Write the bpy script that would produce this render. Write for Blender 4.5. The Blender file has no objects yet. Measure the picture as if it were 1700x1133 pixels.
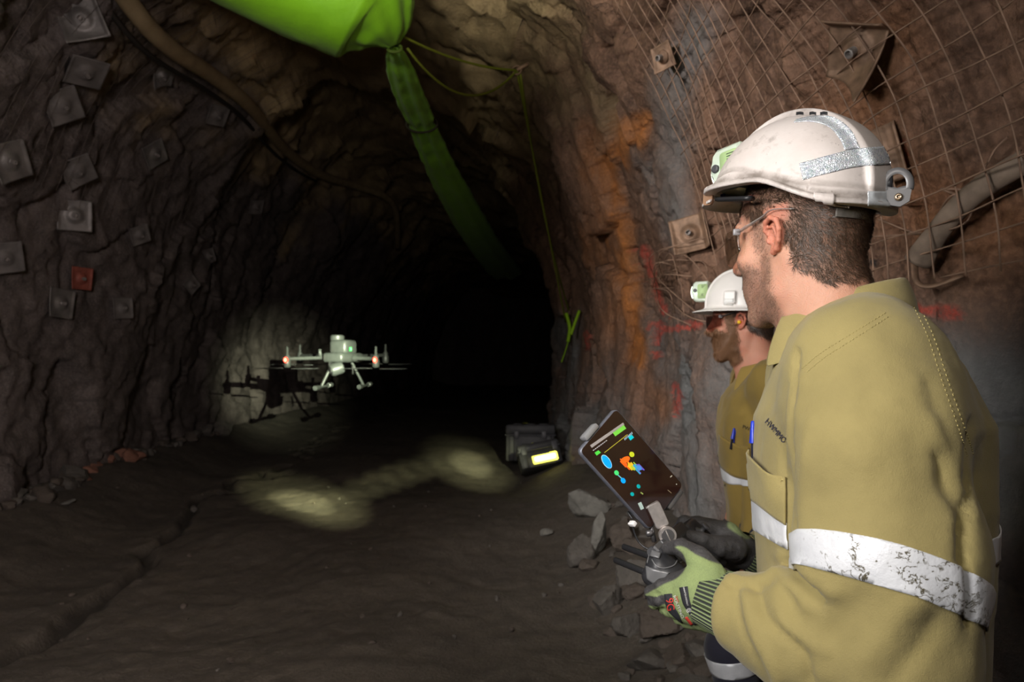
import bpy, bmesh, math, random
import numpy as np
from mathutils import Vector, Matrix, Quaternion
from mathutils.bvhtree import BVHTree

SC = bpy.context.scene
COL = SC.collection
rng = np.random.default_rng(7)
random.seed(7)
F = 1700 * 24 / 36.0          # focal length in pixels (24 mm lens on 36 mm)
CAM_Z = 1.45
HZ = 600.0                    # horizon row

def W(px, py, y):
    """world point seen at pixel (px,py) at distance y along the tunnel"""
    return np.array([(px - 850) / F * y, y, CAM_Z + (HZ - py) / F * y])

def P(v):
    v = np.asarray(v, float)
    y = np.maximum(v[..., 1], 1e-3)
    return np.stack([850 + v[..., 0] / y * F, HZ - (v[..., 2] - CAM_Z) / y * F], -1)

def nrm(v):
    v = np.asarray(v, float)
    return v / np.maximum(np.linalg.norm(v, axis=-1, keepdims=True), 1e-12)

# ---------------------------------------------------------------- noise
def _hash(ix, iy, iz, s):
    h = (ix.astype(np.int64) * 374761393 + iy.astype(np.int64) * 668265263 + iz.astype(np.int64) * 2147483647 + s * 144269504) & 0xFFFFFFFF
    h = ((h ^ (h >> 13)) * 1274126177) & 0xFFFFFFFF
    h = ((h ^ (h >> 16)) * 2246822519) & 0xFFFFFFFF
    return ((h ^ (h >> 15)) & 0xFFFFFF) / float(0xFFFFFF)

def vnoise(p, scale=1.0, seed=0):
    q = np.asarray(p, float) * scale
    i = np.floor(q).astype(np.int64)
    f = q - i
    f = f * f * f * (f * (f * 6 - 15) + 10)
    out = 0
    for dx in (0, 1):
        wx = f[..., 0] if dx else 1 - f[..., 0]
        for dy in (0, 1):
            wy = f[..., 1] if dy else 1 - f[..., 1]
            for dz in (0, 1):
                wz = f[..., 2] if dz else 1 - f[..., 2]
                out = out + wx * wy * wz * _hash(i[..., 0] + dx, i[..., 1] + dy, i[..., 2] + dz, seed)
    return out * 2 - 1

def fbm(p, scale=1.0, octv=4, seed=0, gain=0.5):
    a, s, t = 1.0, scale, 0
    for k in range(octv):
        t = t + a * vnoise(p, s, seed + k * 17)
        a *= gain
        s *= 2.03
    return t

def facets(p, scale, seed=0, tilt=0.5):
    """piecewise-planar displacement of broken rock, in units of one cell; also the distance to the cell border"""
    q = np.asarray(p, float) * scale
    shp = q.shape[:-1]
    q = q.reshape(-1, 3)
    i = np.floor(q).astype(np.int64)
    best = np.full(len(q), 1e9)
    sec = np.full(len(q), 1e9)
    val = np.zeros(len(q))
    for dx in (-1, 0, 1):
        for dy in (-1, 0, 1):
            for dz in (-1, 0, 1):
                cx, cy, cz = i[:, 0] + dx, i[:, 1] + dy, i[:, 2] + dz
                fx = cx + _hash(cx, cy, cz, seed + 1)
                fy = cy + _hash(cx, cy, cz, seed + 2)
                fz = cz + _hash(cx, cy, cz, seed + 3)
                ax, ay, az = q[:, 0] - fx, q[:, 1] - fy, q[:, 2] - fz
                d = ax * ax + ay * ay + az * az
                g1 = _hash(cx, cy, cz, seed + 4) * 2 - 1
                g2 = _hash(cx, cy, cz, seed + 5) * 2 - 1
                g3 = _hash(cx, cy, cz, seed + 6) * 2 - 1
                o = _hash(cx, cy, cz, seed + 7) * 2 - 1
                v = (g1 * ax + g2 * ay + g3 * az) * tilt + o * 0.35
                m = d < best
                sec = np.where(m, best, np.minimum(sec, d))
                val = np.where(m, v, val)
                best = np.where(m, d, best)
    return val.reshape(shp), (np.sqrt(sec) - np.sqrt(best)).reshape(shp)

def sstep(a, b, x):
    t = np.clip((x - a) / (b - a), 0, 1)
    return t * t * (3 - 2 * t)

def poly_dist(pts, poly):
    """distance of 2-D points to a polyline"""
    pts = np.asarray(pts, float)
    best = np.full(pts.shape[:-1], 1e9)
    poly = np.asarray(poly, float)
    for a, b in zip(poly[:-1], poly[1:]):
        ab = b - a
        t = np.clip(((pts - a) @ ab) / max(ab @ ab, 1e-9), 0, 1)
        d = np.linalg.norm(pts - a - t[..., None] * ab, axis=-1)
        best = np.minimum(best, d)
    return best

# ---------------------------------------------------------------- objects
def link(o, parent=None):
    COL.objects.link(o)
    if parent is not None:
        o.parent = parent
    return o

def tag(o, label=None, cat=None, group=None, kind=None):
    if label: o['label'] = label
    if cat: o['category'] = cat
    if group: o['group'] = group
    if kind: o['kind'] = kind
    return o

def thing(name, label, cat, loc=(0, 0, 0), group=None):
    o = bpy.data.objects.new(name, None)
    o.empty_display_size = 0.05
    COL.objects.link(o)
    o.location = Vector([float(c) for c in loc])
    return tag(o, label, cat, group)

def mesh_obj(name, verts, faces, mat, parent=None, smooth=True, attrs=None, world=True):
    """one mesh object; vertices are given in world coordinates and are kept relative to the parent's place"""
    me = bpy.data.meshes.new(name)
    v = np.asarray(verts, float)
    if parent is not None and world:
        org = np.zeros(3)
        p = parent
        while p is not None:
            org = org + np.array(p.location)
            p = p.parent
        v = v - org
    if isinstance(faces, np.ndarray):
        faces = faces.tolist()
    me.from_pydata(v.tolist(), [], faces)
    me.validate()
    if smooth:
        me.polygons.foreach_set('use_smooth', np.ones(len(me.polygons), bool))
    if attrs:
        for k, a in attrs.items():
            a = np.asarray(a, float)
            if a.ndim == 1:
                at = me.attributes.new(k, 'FLOAT', 'POINT')
                at.data.foreach_set('value', a.astype(np.float32))
            else:
                at = me.attributes.new(k, 'FLOAT_VECTOR', 'POINT')
                at.data.foreach_set('vector', a.astype(np.float32).ravel())
    me.update()
    if mat is not None:
        me.materials.append(mat)
    o = bpy.data.objects.new(name, me)
    link(o, parent)
    return o

class MB:
    """collects simple shapes into one mesh"""
    def __init__(s):
        s.v = []; s.f = []; s.n = 0
    def add(s, v, f):
        v = np.asarray(v, float)
        s.v.append(v)
        s.f += [[int(i) + s.n for i in q] for q in f]
        s.n += len(v)
        return s
    def box(s, c, size, R=None, bev=0.0):
        c = np.asarray(c, float); h = np.asarray(size, float) / 2
        bev = min(bev, *(h * 0.99))
        if bev <= 0:
            v = np.array([[x, y, z] for x in (-1, 1) for y in (-1, 1) for z in (-1, 1)], float) * h
            f = [[0, 1, 3, 2], [4, 6, 7, 5], [0, 4, 5, 1], [2, 3, 7, 6], [0, 2, 6, 4], [1, 5, 7, 3]]
        else:
            bm = bmesh.new()
            bmesh.ops.create_cube(bm, size=2)
            for q in bm.verts: q.co = Vector(q.co) * 1.0; q.co.x *= h[0]; q.co.y *= h[1]; q.co.z *= h[2]
            bmesh.ops.bevel(bm, geom=list(bm.edges), offset=bev, segments=2, profile=0.5, affect='EDGES')
            bm.verts.ensure_lookup_table(); bm.verts.index_update()
            v = np.array([q.co[:] for q in bm.verts]); f = [[q.index for q in fc.verts] for fc in bm.faces]
            bm.free()
        if R is not None: v = v @ np.asarray(R, float).T
        return s.add(v + c, f)
    def tube(s, pts, r, seg=8, caps=True, flat=1.0, up=None):
        pts = np.asarray(pts, float); n = len(pts)
        r = np.broadcast_to(np.asarray(r, float), (n,))
        t = np.gradient(pts, axis=0); t = nrm(t)
        a = np.array(up, float) if up is not None else (np.array([0, 0, 1.]) if abs(t[0][2]) < .9 else np.array([1., 0, 0]))
        V = []
        u = nrm(a - t[0] * (a @ t[0]))
        for k in range(n):
            u = nrm(u - t[k] * (u @ t[k])) if np.linalg.norm(u - t[k] * (u @ t[k])) > 1e-6 else u
            w = np.cross(t[k], u)
            an = np.arange(seg) / seg * 2 * math.pi
            V.append(pts[k] + r[k] * (np.cos(an)[:, None] * u * flat + np.sin(an)[:, None] * w))
        V = np.concatenate(V)
        f = []
        for k in range(n - 1):
            for j in range(seg):
                f.append([k * seg + j, k * seg + (j + 1) % seg, (k + 1) * seg + (j + 1) % seg, (k + 1) * seg + j])
        if caps:
            f.append(list(range(seg))[::-1]); f.append([(n - 1) * seg + j for j in range(seg)])
        return s.add(V, f)
    def lathe(s, prof, org=(0, 0, 0), axis=(0, 0, 1), seg=24):
        """prof: (radius, height) pairs along axis"""
        ax = nrm(axis); a = np.array([1., 0, 0]) if abs(ax[0]) < .8 else np.array([0, 1., 0])
        u = nrm(a - ax * (a @ ax)); w = np.cross(ax, u)
        an = np.arange(seg) / seg * 2 * math.pi
        V = np.concatenate([np.asarray(org) + ax * h + max(r, 1e-5) * (np.cos(an)[:, None] * u + np.sin(an)[:, None] * w) for r, h in prof])
        f = []
        for k in range(len(prof) - 1):
            for j in range(seg):
                f.append([k * seg + j, k * seg + (j + 1) % seg, (k + 1) * seg + (j + 1) % seg, (k + 1) * seg + j])
        f.append(list(range(seg))[::-1]); f.append([(len(prof) - 1) * seg + j for j in range(seg)])
        return s.add(V, f)
    def prism(s, poly, depth, R, org, bev=0):
        """2-D outline in the frame R (columns u,v,n) pushed along n by depth (centred at 0..depth)"""
        R = np.asarray(R, float); n = len(poly)
        p = np.asarray(poly, float)
        if bev > 0:
            c = p.mean(0); q = c + (p - c) * (1 - bev / np.maximum(np.linalg.norm(p - c, axis=1, keepdims=True), 1e-9))
            lay = [(q, 0), (p, bev), (p, depth - bev), (q, depth)]
        else:
            lay = [(p, 0), (p, depth)]
        V = np.concatenate([np.c_[a, np.full(n, h)] @ R.T + np.asarray(org) for a, h in lay])
        f = []
        for k in range(len(lay) - 1):
            for j in range(n):
                f.append([k * n + j, k * n + (j + 1) % n, (k + 1) * n + (j + 1) % n, (k + 1) * n + j])
        f.append(list(range(n))[::-1]); f.append([(len(lay) - 1) * n + j for j in range(n)])
        return s.add(V, f)
    def xform(s, R, t):
        s.v = [q @ np.asarray(R, float).T + np.asarray(t, float) for q in s.v]
        return s
    def build(s, name, mat, parent=None, smooth=False, world=True, sharp=None):
        o = mesh_obj(name, np.concatenate(s.v), s.f, mat, parent, smooth, None, world)
        if sharp is not None:
            o.data.polygons.foreach_set('use_smooth', np.ones(len(o.data.polygons), bool))
            try: o.data.set_sharp_from_angle(angle=math.radians(sharp))
            except Exception: pass
        return o

def rrect(w, h, r, n=5):
    out = []
    for cx, cy, a0 in ((w / 2 - r, h / 2 - r, 0), (-w / 2 + r, h / 2 - r, 90), (-w / 2 + r, -h / 2 + r, 180), (w / 2 - r, -h / 2 + r, 270)):
        for k in range(n):
            a = math.radians(a0 + 90 * k / (n - 1))
            out.append((cx + r * math.cos(a), cy + r * math.sin(a)))
    return out

def spline(pts, n=40):
    """Catmull-Rom through pts, n samples"""
    p = np.asarray(pts, float)
    q = np.vstack([2 * p[0] - p[1], p, 2 * p[-1] - p[-2]])
    m = len(p) - 1
    t = np.linspace(0, m, n)
    k = np.minimum(t.astype(int), m - 1); f = (t - k)[:, None]
    a, b, c, d = q[k], q[k + 1], q[k + 2], q[k + 3]
    return 0.5 * (2 * b + (c - a) * f + (2 * a - 5 * b + 4 * c - d) * f ** 2 + (3 * b - a - 3 * c + d) * f ** 3)

# ---------------------------------------------------------------- signed-distance modelling
def smin(a, b, k):
    h = np.clip(0.5 + 0.5 * (b - a) / k, 0, 1)
    return b * (1 - h) + a * h - k * h * (1 - h)
def smax(a, b, k): return -smin(-a, -b, k)
def sd_ell(p, c, r, R=None):
    q = p - np.asarray(c, float)
    if R is not None: q = q @ np.asarray(R, float)
    r = np.asarray(r, float)
    k0 = np.linalg.norm(q / r, axis=-1)
    k1 = np.linalg.norm(q / (r * r), axis=-1)
    return k0 * (k0 - 1) / np.maximum(k1, 1e-9)
def sd_cap(p, a, b, ra, rb=None):
    rb = ra if rb is None else rb
    a = np.asarray(a, float); b = np.asarray(b, float)
    ab = b - a
    t = np.clip(((p - a) @ ab) / max(ab @ ab, 1e-12), 0, 1)
    return np.linalg.norm(p - a - t[..., None] * ab, axis=-1) - (ra + (rb - ra) * t)
def sd_chain(p, pts, rad, k=0.01):
    d = None
    for i in range(len(pts) - 1):
        e = sd_cap(p, pts[i], pts[i + 1], rad[i], rad[i + 1])
        d = e if d is None else smin(d, e, k)
    return d
def sd_box(p, c, h, R=None, r=0.0):
    q = p - np.asarray(c, float)
    if R is not None: q = q @ np.asarray(R, float)
    d = np.abs(q) - (np.asarray(h, float) - r)
    return np.linalg.norm(np.maximum(d, 0), axis=-1) + np.minimum(d.max(-1), 0) - r

def surf_net(f, xs, ys, zs, newton=2):
    nx, ny, nz = len(xs), len(ys), len(zs)
    D = np.empty((nx, ny, nz))
    Y, Z = np.meshgrid(ys, zs, indexing='ij')
    st = max(1, int(400000 / (ny * nz)))
    for i in range(0, nx, st):
        X = xs[i:i + st]
        p = np.empty((len(X), ny, nz, 3))
        p[..., 0] = X[:, None, None]; p[..., 1] = Y; p[..., 2] = Z
        D[i:i + st] = f(p)
    ins = D < 0
    cs = np.zeros((nx - 1, ny - 1, nz - 1), np.int8)
    for a in (0, 1):
        for b in (0, 1):
            for c in (0, 1):
                cs += ins[a:nx - 1 + a, b:ny - 1 + b, c:nz - 1 + c]
    act = (cs > 0) & (cs < 8)
    idx = np.full(act.shape, -1, np.int64)
    I, J, K = np.nonzero(act)
    idx[I, J, K] = np.arange(len(I))
    acc = np.zeros((len(I), 3)); cnt = np.zeros(len(I))
    cor = [(a, b, c) for a in (0, 1) for b in (0, 1) for c in (0, 1)]
    pts = np.stack([np.stack([xs[I + a], ys[J + b], zs[K + c]], -1) for a, b, c in cor])
    val = np.stack([D[I + a, J + b, K + c] for a, b, c in cor])
    for e0 in range(8):
        for ax in (4, 2, 1):
            if e0 & ax: continue
            e1 = e0 | ax
            va, vb = val[e0], val[e1]
            m = (va < 0) != (vb < 0)
            t = np.where(m, va / np.where(m, va - vb, 1), 0)
            pt = pts[e0] + t[:, None] * (pts[e1] - pts[e0])
            acc += np.where(m[:, None], pt, 0); cnt += m
    V = acc / cnt[:, None]
    h = 0.0007
    cell = np.minimum(np.minimum(np.gradient(xs)[I], np.gradient(ys)[J]), np.gradient(zs)[K]) * 0.5
    for _ in range(newton):
        d = f(V)
        g = np.stack([(f(V + np.eye(3)[k] * h) - f(V - np.eye(3)[k] * h)) / (2 * h) for k in range(3)], -1)
        g2 = np.maximum((g * g).sum(-1), 0.15)
        stp = -d / g2
        mv = g * stp[:, None]
        ln = np.linalg.norm(mv, axis=-1)
        mv *= np.minimum(1, cell / np.maximum(ln, 1e-9))[:, None]
        V = V + mv
    quads = []
    # edges along x
    def emit(m, i0, q):
        quads.append(q)
    A, B, C = np.nonzero(ins[:-1, 1:-1, 1:-1] != ins[1:, 1:-1, 1:-1]); B = B + 1; C = C + 1
    q = np.stack([idx[A, B - 1, C - 1], idx[A, B, C - 1], idx[A, B, C], idx[A, B - 1, C]], -1)
    fl = ~ins[A, B, C]; q[fl] = q[fl][:, ::-1]; quads.append(q)
    A, B, C = np.nonzero(ins[1:-1, :-1, 1:-1] != ins[1:-1, 1:, 1:-1]); A = A + 1; C = C + 1
    q = np.stack([idx[A - 1, B, C - 1], idx[A - 1, B, C], idx[A, B, C], idx[A, B, C - 1]], -1)
    fl = ~ins[A, B, C]; q[fl] = q[fl][:, ::-1]; quads.append(q)
    A, B, C = np.nonzero(ins[1:-1, 1:-1, :-1] != ins[1:-1, 1:-1, 1:]); A = A + 1; B = B + 1
    q = np.stack([idx[A - 1, B - 1, C], idx[A, B - 1, C], idx[A, B, C], idx[A - 1, B, C]], -1)
    fl = ~ins[A, B, C]; q[fl] = q[fl][:, ::-1]; quads.append(q)
    Q = np.concatenate(quads)
    Q = Q[(Q >= 0).all(1)]
    return V, Q

def axis_grid(lo, hi, step, zones=()):
    """non-uniform coordinates: step everywhere, finer steps inside zones (a, b, fine step), eased between"""
    out = [lo]
    while out[-1] < hi:
        x = out[-1]; s = step
        for a, b, fs in zones:
            d = max(a - x, x - b, 0)
            s = min(s, fs + d * 0.25)
        out.append(x + s)
    return np.array(out)

# ---------------------------------------------------------------- materials
def mat(name, base=(0.5, 0.5, 0.5), rough=0.6, metal=0.0, emit=None, estr=0.0, var=0.0, vscale=20, bump=0.0, bscale=60, spec=0.5,
        trans=0.0, ior=1.45, alpha=1.0, sheen=0.0, sss=0.0):
    m = bpy.data.materials.new(name); m.use_nodes = True
    nt = m.node_tree; b = nt.nodes['Principled BSDF']
    b.inputs['Base Color'].default_value = (*base, 1)
    b.inputs['Roughness'].default_value = rough
    b.inputs['Metallic'].default_value = metal
    b.inputs['Specular IOR Level'].default_value = spec
    b.inputs['Transmission Weight'].default_value = trans
    b.inputs['IOR'].default_value = ior
    b.inputs['Alpha'].default_value = alpha
    b.inputs['Sheen Weight'].default_value = sheen
    if sss:
        b.inputs['Subsurface Weight'].default_value = sss
        b.inputs['Subsurface Radius'].default_value = (1, .35, .2)
        b.inputs['Subsurface Scale'].default_value = 0.006
    if emit:
        b.inputs['Emission Color'].default_value = (*emit, 1)
        b.inputs['Emission Strength'].default_value = estr
    tc = nt.nodes.new('ShaderNodeTexCoord')
    if var > 0:
        n = nt.nodes.new('ShaderNodeTexNoise'); n.inputs['Scale'].default_value = vscale; n.inputs['Detail'].default_value = 5
        r = nt.nodes.new('ShaderNodeMapRange'); r.inputs[1].default_value = .3; r.inputs[2].default_value = .7
        r.inputs[3].default_value = 1 - var; r.inputs[4].default_value = 1 + var
        mx = nt.nodes.new('ShaderNodeMix'); mx.data_type = 'RGBA'; mx.blend_type = 'MULTIPLY'; mx.inputs[0].default_value = 1
        mx.inputs[6].default_value = (*base, 1)
        nt.links.new(tc.outputs['Object'], n.inputs['Vector']); nt.links.new(n.outputs['Fac'], r.inputs[0])
        nt.links.new(r.outputs[0], mx.inputs[7]); nt.links.new(mx.outputs[2], b.inputs['Base Color'])
    if bump > 0:
        n2 = nt.nodes.new('ShaderNodeTexNoise'); n2.inputs['Scale'].default_value = bscale; n2.inputs['Detail'].default_value = 6
        bp = nt.nodes.new('ShaderNodeBump'); bp.inputs['Strength'].default_value = 1.0; bp.inputs['Distance'].default_value = bump
        nt.links.new(tc.outputs['Object'], n2.inputs['Vector']); nt.links.new(n2.outputs['Fac'], bp.inputs['Height'])
        nt.links.new(bp.outputs[0], b.inputs['Normal'])
    return m

class NT:
    """small node-graph helper"""
    def __init__(s, name):
        s.m = bpy.data.materials.new(name); s.m.use_nodes = True
        s.t = s.m.node_tree; s.b = s.t.nodes['Principled BSDF']
        s.tc = s.t.nodes.new('ShaderNodeTexCoord')
    def L(s, a, b): s.t.links.new(a, b)
    def set(s, sock, v):
        if hasattr(v, 'is_output'): s.L(v, sock)
        elif isinstance(v, tuple) and len(v) == 3 and sock.type == 'RGBA': sock.default_value = (*v, 1)
        else: sock.default_value = v
    def noise(s, scale, detail=5, rough=.55, vec=None, dist=0.0):
        n = s.t.nodes.new('ShaderNodeTexNoise'); n.inputs['Scale'].default_value = scale; n.inputs['Detail'].default_value = detail
        n.inputs['Roughness'].default_value = rough; n.inputs['Distortion'].default_value = dist
        s.L(vec or s.tc.outputs['Object'], n.inputs['Vector']); return n.outputs['Fac']
    def voro(s, scale, vec=None, feature='F1', out='Distance'):
        n = s.t.nodes.new('ShaderNodeTexVoronoi'); n.inputs['Scale'].default_value = scale; n.feature = feature
        s.L(vec or s.tc.outputs['Object'], n.inputs['Vector']); return n.outputs[out]
    def mapping(s, scale=(1, 1, 1), rot=(0, 0, 0), vec=None):
        n = s.t.nodes.new('ShaderNodeMapping'); n.inputs['Scale'].default_value = scale; n.inputs['Rotation'].default_value = rot
        s.L(vec or s.tc.outputs['Object'], n.inputs['Vector']); return n.outputs[0]
    def attr(s, name, vec=False):
        n = s.t.nodes.new('ShaderNodeAttribute'); n.attribute_name = name; return n.outputs['Vector' if vec else 'Fac']
    def rng(s, x, a, b, c=0.0, d=1.0):
        n = s.t.nodes.new('ShaderNodeMapRange'); s.set(n.inputs[0], x)
        for k, v in zip((1, 2, 3, 4), (a, b, c, d)): n.inputs[k].default_value = v
        return n.outputs[0]
    def mix(s, f, a, b, mode='MIX'):
        n = s.t.nodes.new('ShaderNodeMix'); n.data_type = 'RGBA'; n.blend_type = mode
        s.set(n.inputs[0], f); s.set(n.inputs[6], a); s.set(n.inputs[7], b); return n.outputs[2]
    def math(s, op, a, b=0.0):
        n = s.t.nodes.new('ShaderNodeMath'); n.operation = op; s.set(n.inputs[0], a); s.set(n.inputs[1], b); return n.outputs[0]
    def bump(s, h, dist, strength=1.0, normal=None):
        n = s.t.nodes.new('ShaderNodeBump'); n.inputs['Distance'].default_value = dist; n.inputs['Strength'].default_value = strength
        s.set(n.inputs['Height'], h)
        if normal is not None: s.L(normal, n.inputs['Normal'])
        return n.outputs[0]
    def out(s, **kw):
        for k, v in kw.items():
            s.set(s.b.inputs[k.replace('_', ' ')], v)
        return s.m
# ================================================================ TUNNEL
YK  = np.array([-4, 0, 1.0, 2.3, 4.0, 5.5, 8.0, 10., 12., 13.5, 16., 22., 42.])
XR  = np.array([2.3, 2.1, 1.80, 1.42, 1.22, 1.10, 0.86, 0.76, 0.74, 1.1, 2.2, 4.0, 5.0])
XL  = np.array([-3.7, -3.7, -3.7, -3.75, -3.95, -4.2, -4.55, -4.85, -5.05, -5.1, -4.9, -4.7, -4.6])
def prof(u, y):
    """arch section: u 0 right foot .. 1 left foot -> x, z"""
    xr = np.interp(y, YK, XR); xl = np.interp(y, YK, XL)
    step = sstep(13.2, 13.6, y) * 0.18                 # the drive widens behind the first arch
    up = sstep(8.6, 9.1, y) * 0.7                      # and the back steps up
    zc = 4.95 + up
    near = 1 - sstep(3.0, 6.5, y)
    cp = [(xr - .04, -0.3), (xr + .05, .6), (xr + .10, 1.5), (xr + .02 - .12 * near, 2.4), (xr - .25 - .25 * near, 3.3), (xr - .9 - .2 * near, 4.3 + .4 * up),
          (-1.9 + 0 * y, zc), (xl + 2.0, zc - .15), (xl + .85 - step, 3.9), (xl + .25 - step, 2.6), (xl - .02 - step, 1.2), (xl - step, -0.3)]
    X = np.stack([np.broadcast_to(c[0], u.shape) for c in cp]); Z = np.stack([np.broadcast_to(c[1], u.shape) for c in cp])
    n = len(cp) - 1
    t = np.clip(u, 0, 1) * n
    k = np.minimum(t.astype(int), n - 1); f = t - k
    def g(A, i):
        i = np.clip(i, 0, n)
        return np.take_along_axis(A, i[None], 0)[0]
    def cr(A):
        a, b, c, d = g(A, k - 1), g(A, k), g(A, k + 1), g(A, k + 2)
        return .5 * (2 * b + (c - a) * f + (2 * a - 5 * b + 4 * c - d) * f ** 2 + (3 * b - a - 3 * c + d) * f ** 3)
    return cr(X), cr(Z)

def shell(u, y, level=2, off=0.0):
    u, y = np.broadcast_arrays(np.asarray(u, float), np.asarray(y, float))
    x, z = prof(u, y)
    e = 1e-3
    x1, z1 = prof(u + e, y); x0, z0 = prof(u - e, y)
    tx, tz = x1 - x0, z1 - z0
    l = np.maximum(np.hypot(tx, tz), 1e-9)
    n = np.stack([-tz / l, 0 * x, tx / l], -1)         # into the drive
    p = np.stack([x, y, z], -1)
    right = 1 - sstep(.34, .5, u)
    left = 1 - right
    d = 0.16 * fbm(p, .45, 2, 3)
    if level >= 1:
        q = p * np.array([1, .8, .55])                 # steep foliation
        fv, fe = facets(q + .15 * np.stack([fbm(p, .9, 2, 40), fbm(p, .9, 2, 41), fbm(p, .9, 2, 42)], -1), 1.25, 11, .55)
        d = d + (.20 * right + .17 * left) * fv
    if level >= 2:
        fv2, fe2 = facets(q * [1, 1, .8], 4.3, 23, .6)
        d = d + (.062 * right + .055 * left) * fv2
        d = d + .035 * fbm(p, 3.0, 4, 5) * (.6 + .8 * left)
        fv3, fe3 = facets(q, 11.0, 31, .6)
        d = d - .035 * (1 - sstep(0, .05, fe)) * (.4 + .6 * right) - .016 * (1 - sstep(0, .07, fe2))
        d = d + .014 * fv3 + .008 * fbm(p, 18., 2, 9)
    return p + n * (d + off)[..., None]

def grid_faces(a, b):
    i, j = np.meshgrid(np.arange(a - 1), np.arange(b - 1), indexing='ij')
    k = (i * b + j).ravel()
    return np.stack([k, k + 1, k + b + 1, k + b], -1)

def yrows(y0, y1, rel, mn):
    out = [y0]
    while out[-1] < y1: out.append(out[-1] + max(mn, rel * abs(out[-1])))
    return np.array(out)

def px_mask(pix, poly, w, soft=.5):
    return 1 - sstep(w * (1 - soft), w, poly_dist(pix, poly))

# ---- rock materials
def rock_mat(name, dark, light, rust=(0.36, .13, .03), bump=.02, rough=.85):
    g = NT(name)
    v = g.mapping((1, .8, .5))
    n1 = g.noise(1.6, 8, .62, v, .6); n2 = g.noise(9, 8, .65, v); n3 = g.noise(45, 6, .6)
    c = g.mix(g.rng(n1, .35, .68), dark, light)
    c = g.mix(g.rng(n2, .35, .7, 0, .75), c, tuple(x * .5 for x in dark))
    c = g.mix(g.rng(n3, .45, .8, 0, .45), c, tuple(min(1, x * 1.7) for x in light))
    c = g.mix(g.math('MULTIPLY', g.attr('ochre'), g.rng(n1, .3, .6, .55, 1)), c, g.mix(g.rng(n1, .35, .68), (.17, .12, .06), (.46, .34, .18)))
    c = g.mix(g.attr('grey'), c, g.mix(g.rng(n2, .3, .7), (.12, .12, .12), (.25, .25, .245)))
    ru = g.math('MULTIPLY', g.attr('rust'), g.rng(n2, .25, .6, .35, 1))
    c = g.mix(ru, c, g.mix(g.rng(n3, .35, .7), rust, tuple(x * 1.5 for x in rust)))
    pa = g.math('MULTIPLY', g.attr('paint'), g.rng(n3, .35, .55, .15, .75))
    c = g.mix(pa, c, (.55, .07, .045))
    c = g.mix(g.attr('hole'), c, (.004, .004, .004))
    h = g.math('ADD', g.math('MULTIPLY', n2, .6), g.math('MULTIPLY', n3, .25))
    vo = g.voro(14, v, 'DISTANCE_TO_EDGE')
    h = g.math('ADD', h, g.math('MULTIPLY', g.rng(vo, 0, .05), .0))
    return g.out(Base_Color=c, Roughness=g.rng(n2, .3, .7, rough - .2, rough), Normal=g.bump(h, bump))

M_ROCK_R = rock_mat('rock_red_grey', (.100, .052, .032), (.31, .172, .108), bump=.055)
M_ROCK_L = rock_mat('rock_shotcrete_grey', (.10, .081, .076), (.20, .166, .152), bump=.03)
M_ROCK_C = rock_mat('rock_ceiling_ochre', (.17, .12, .06), (.46, .34, .18), bump=.04)

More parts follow.
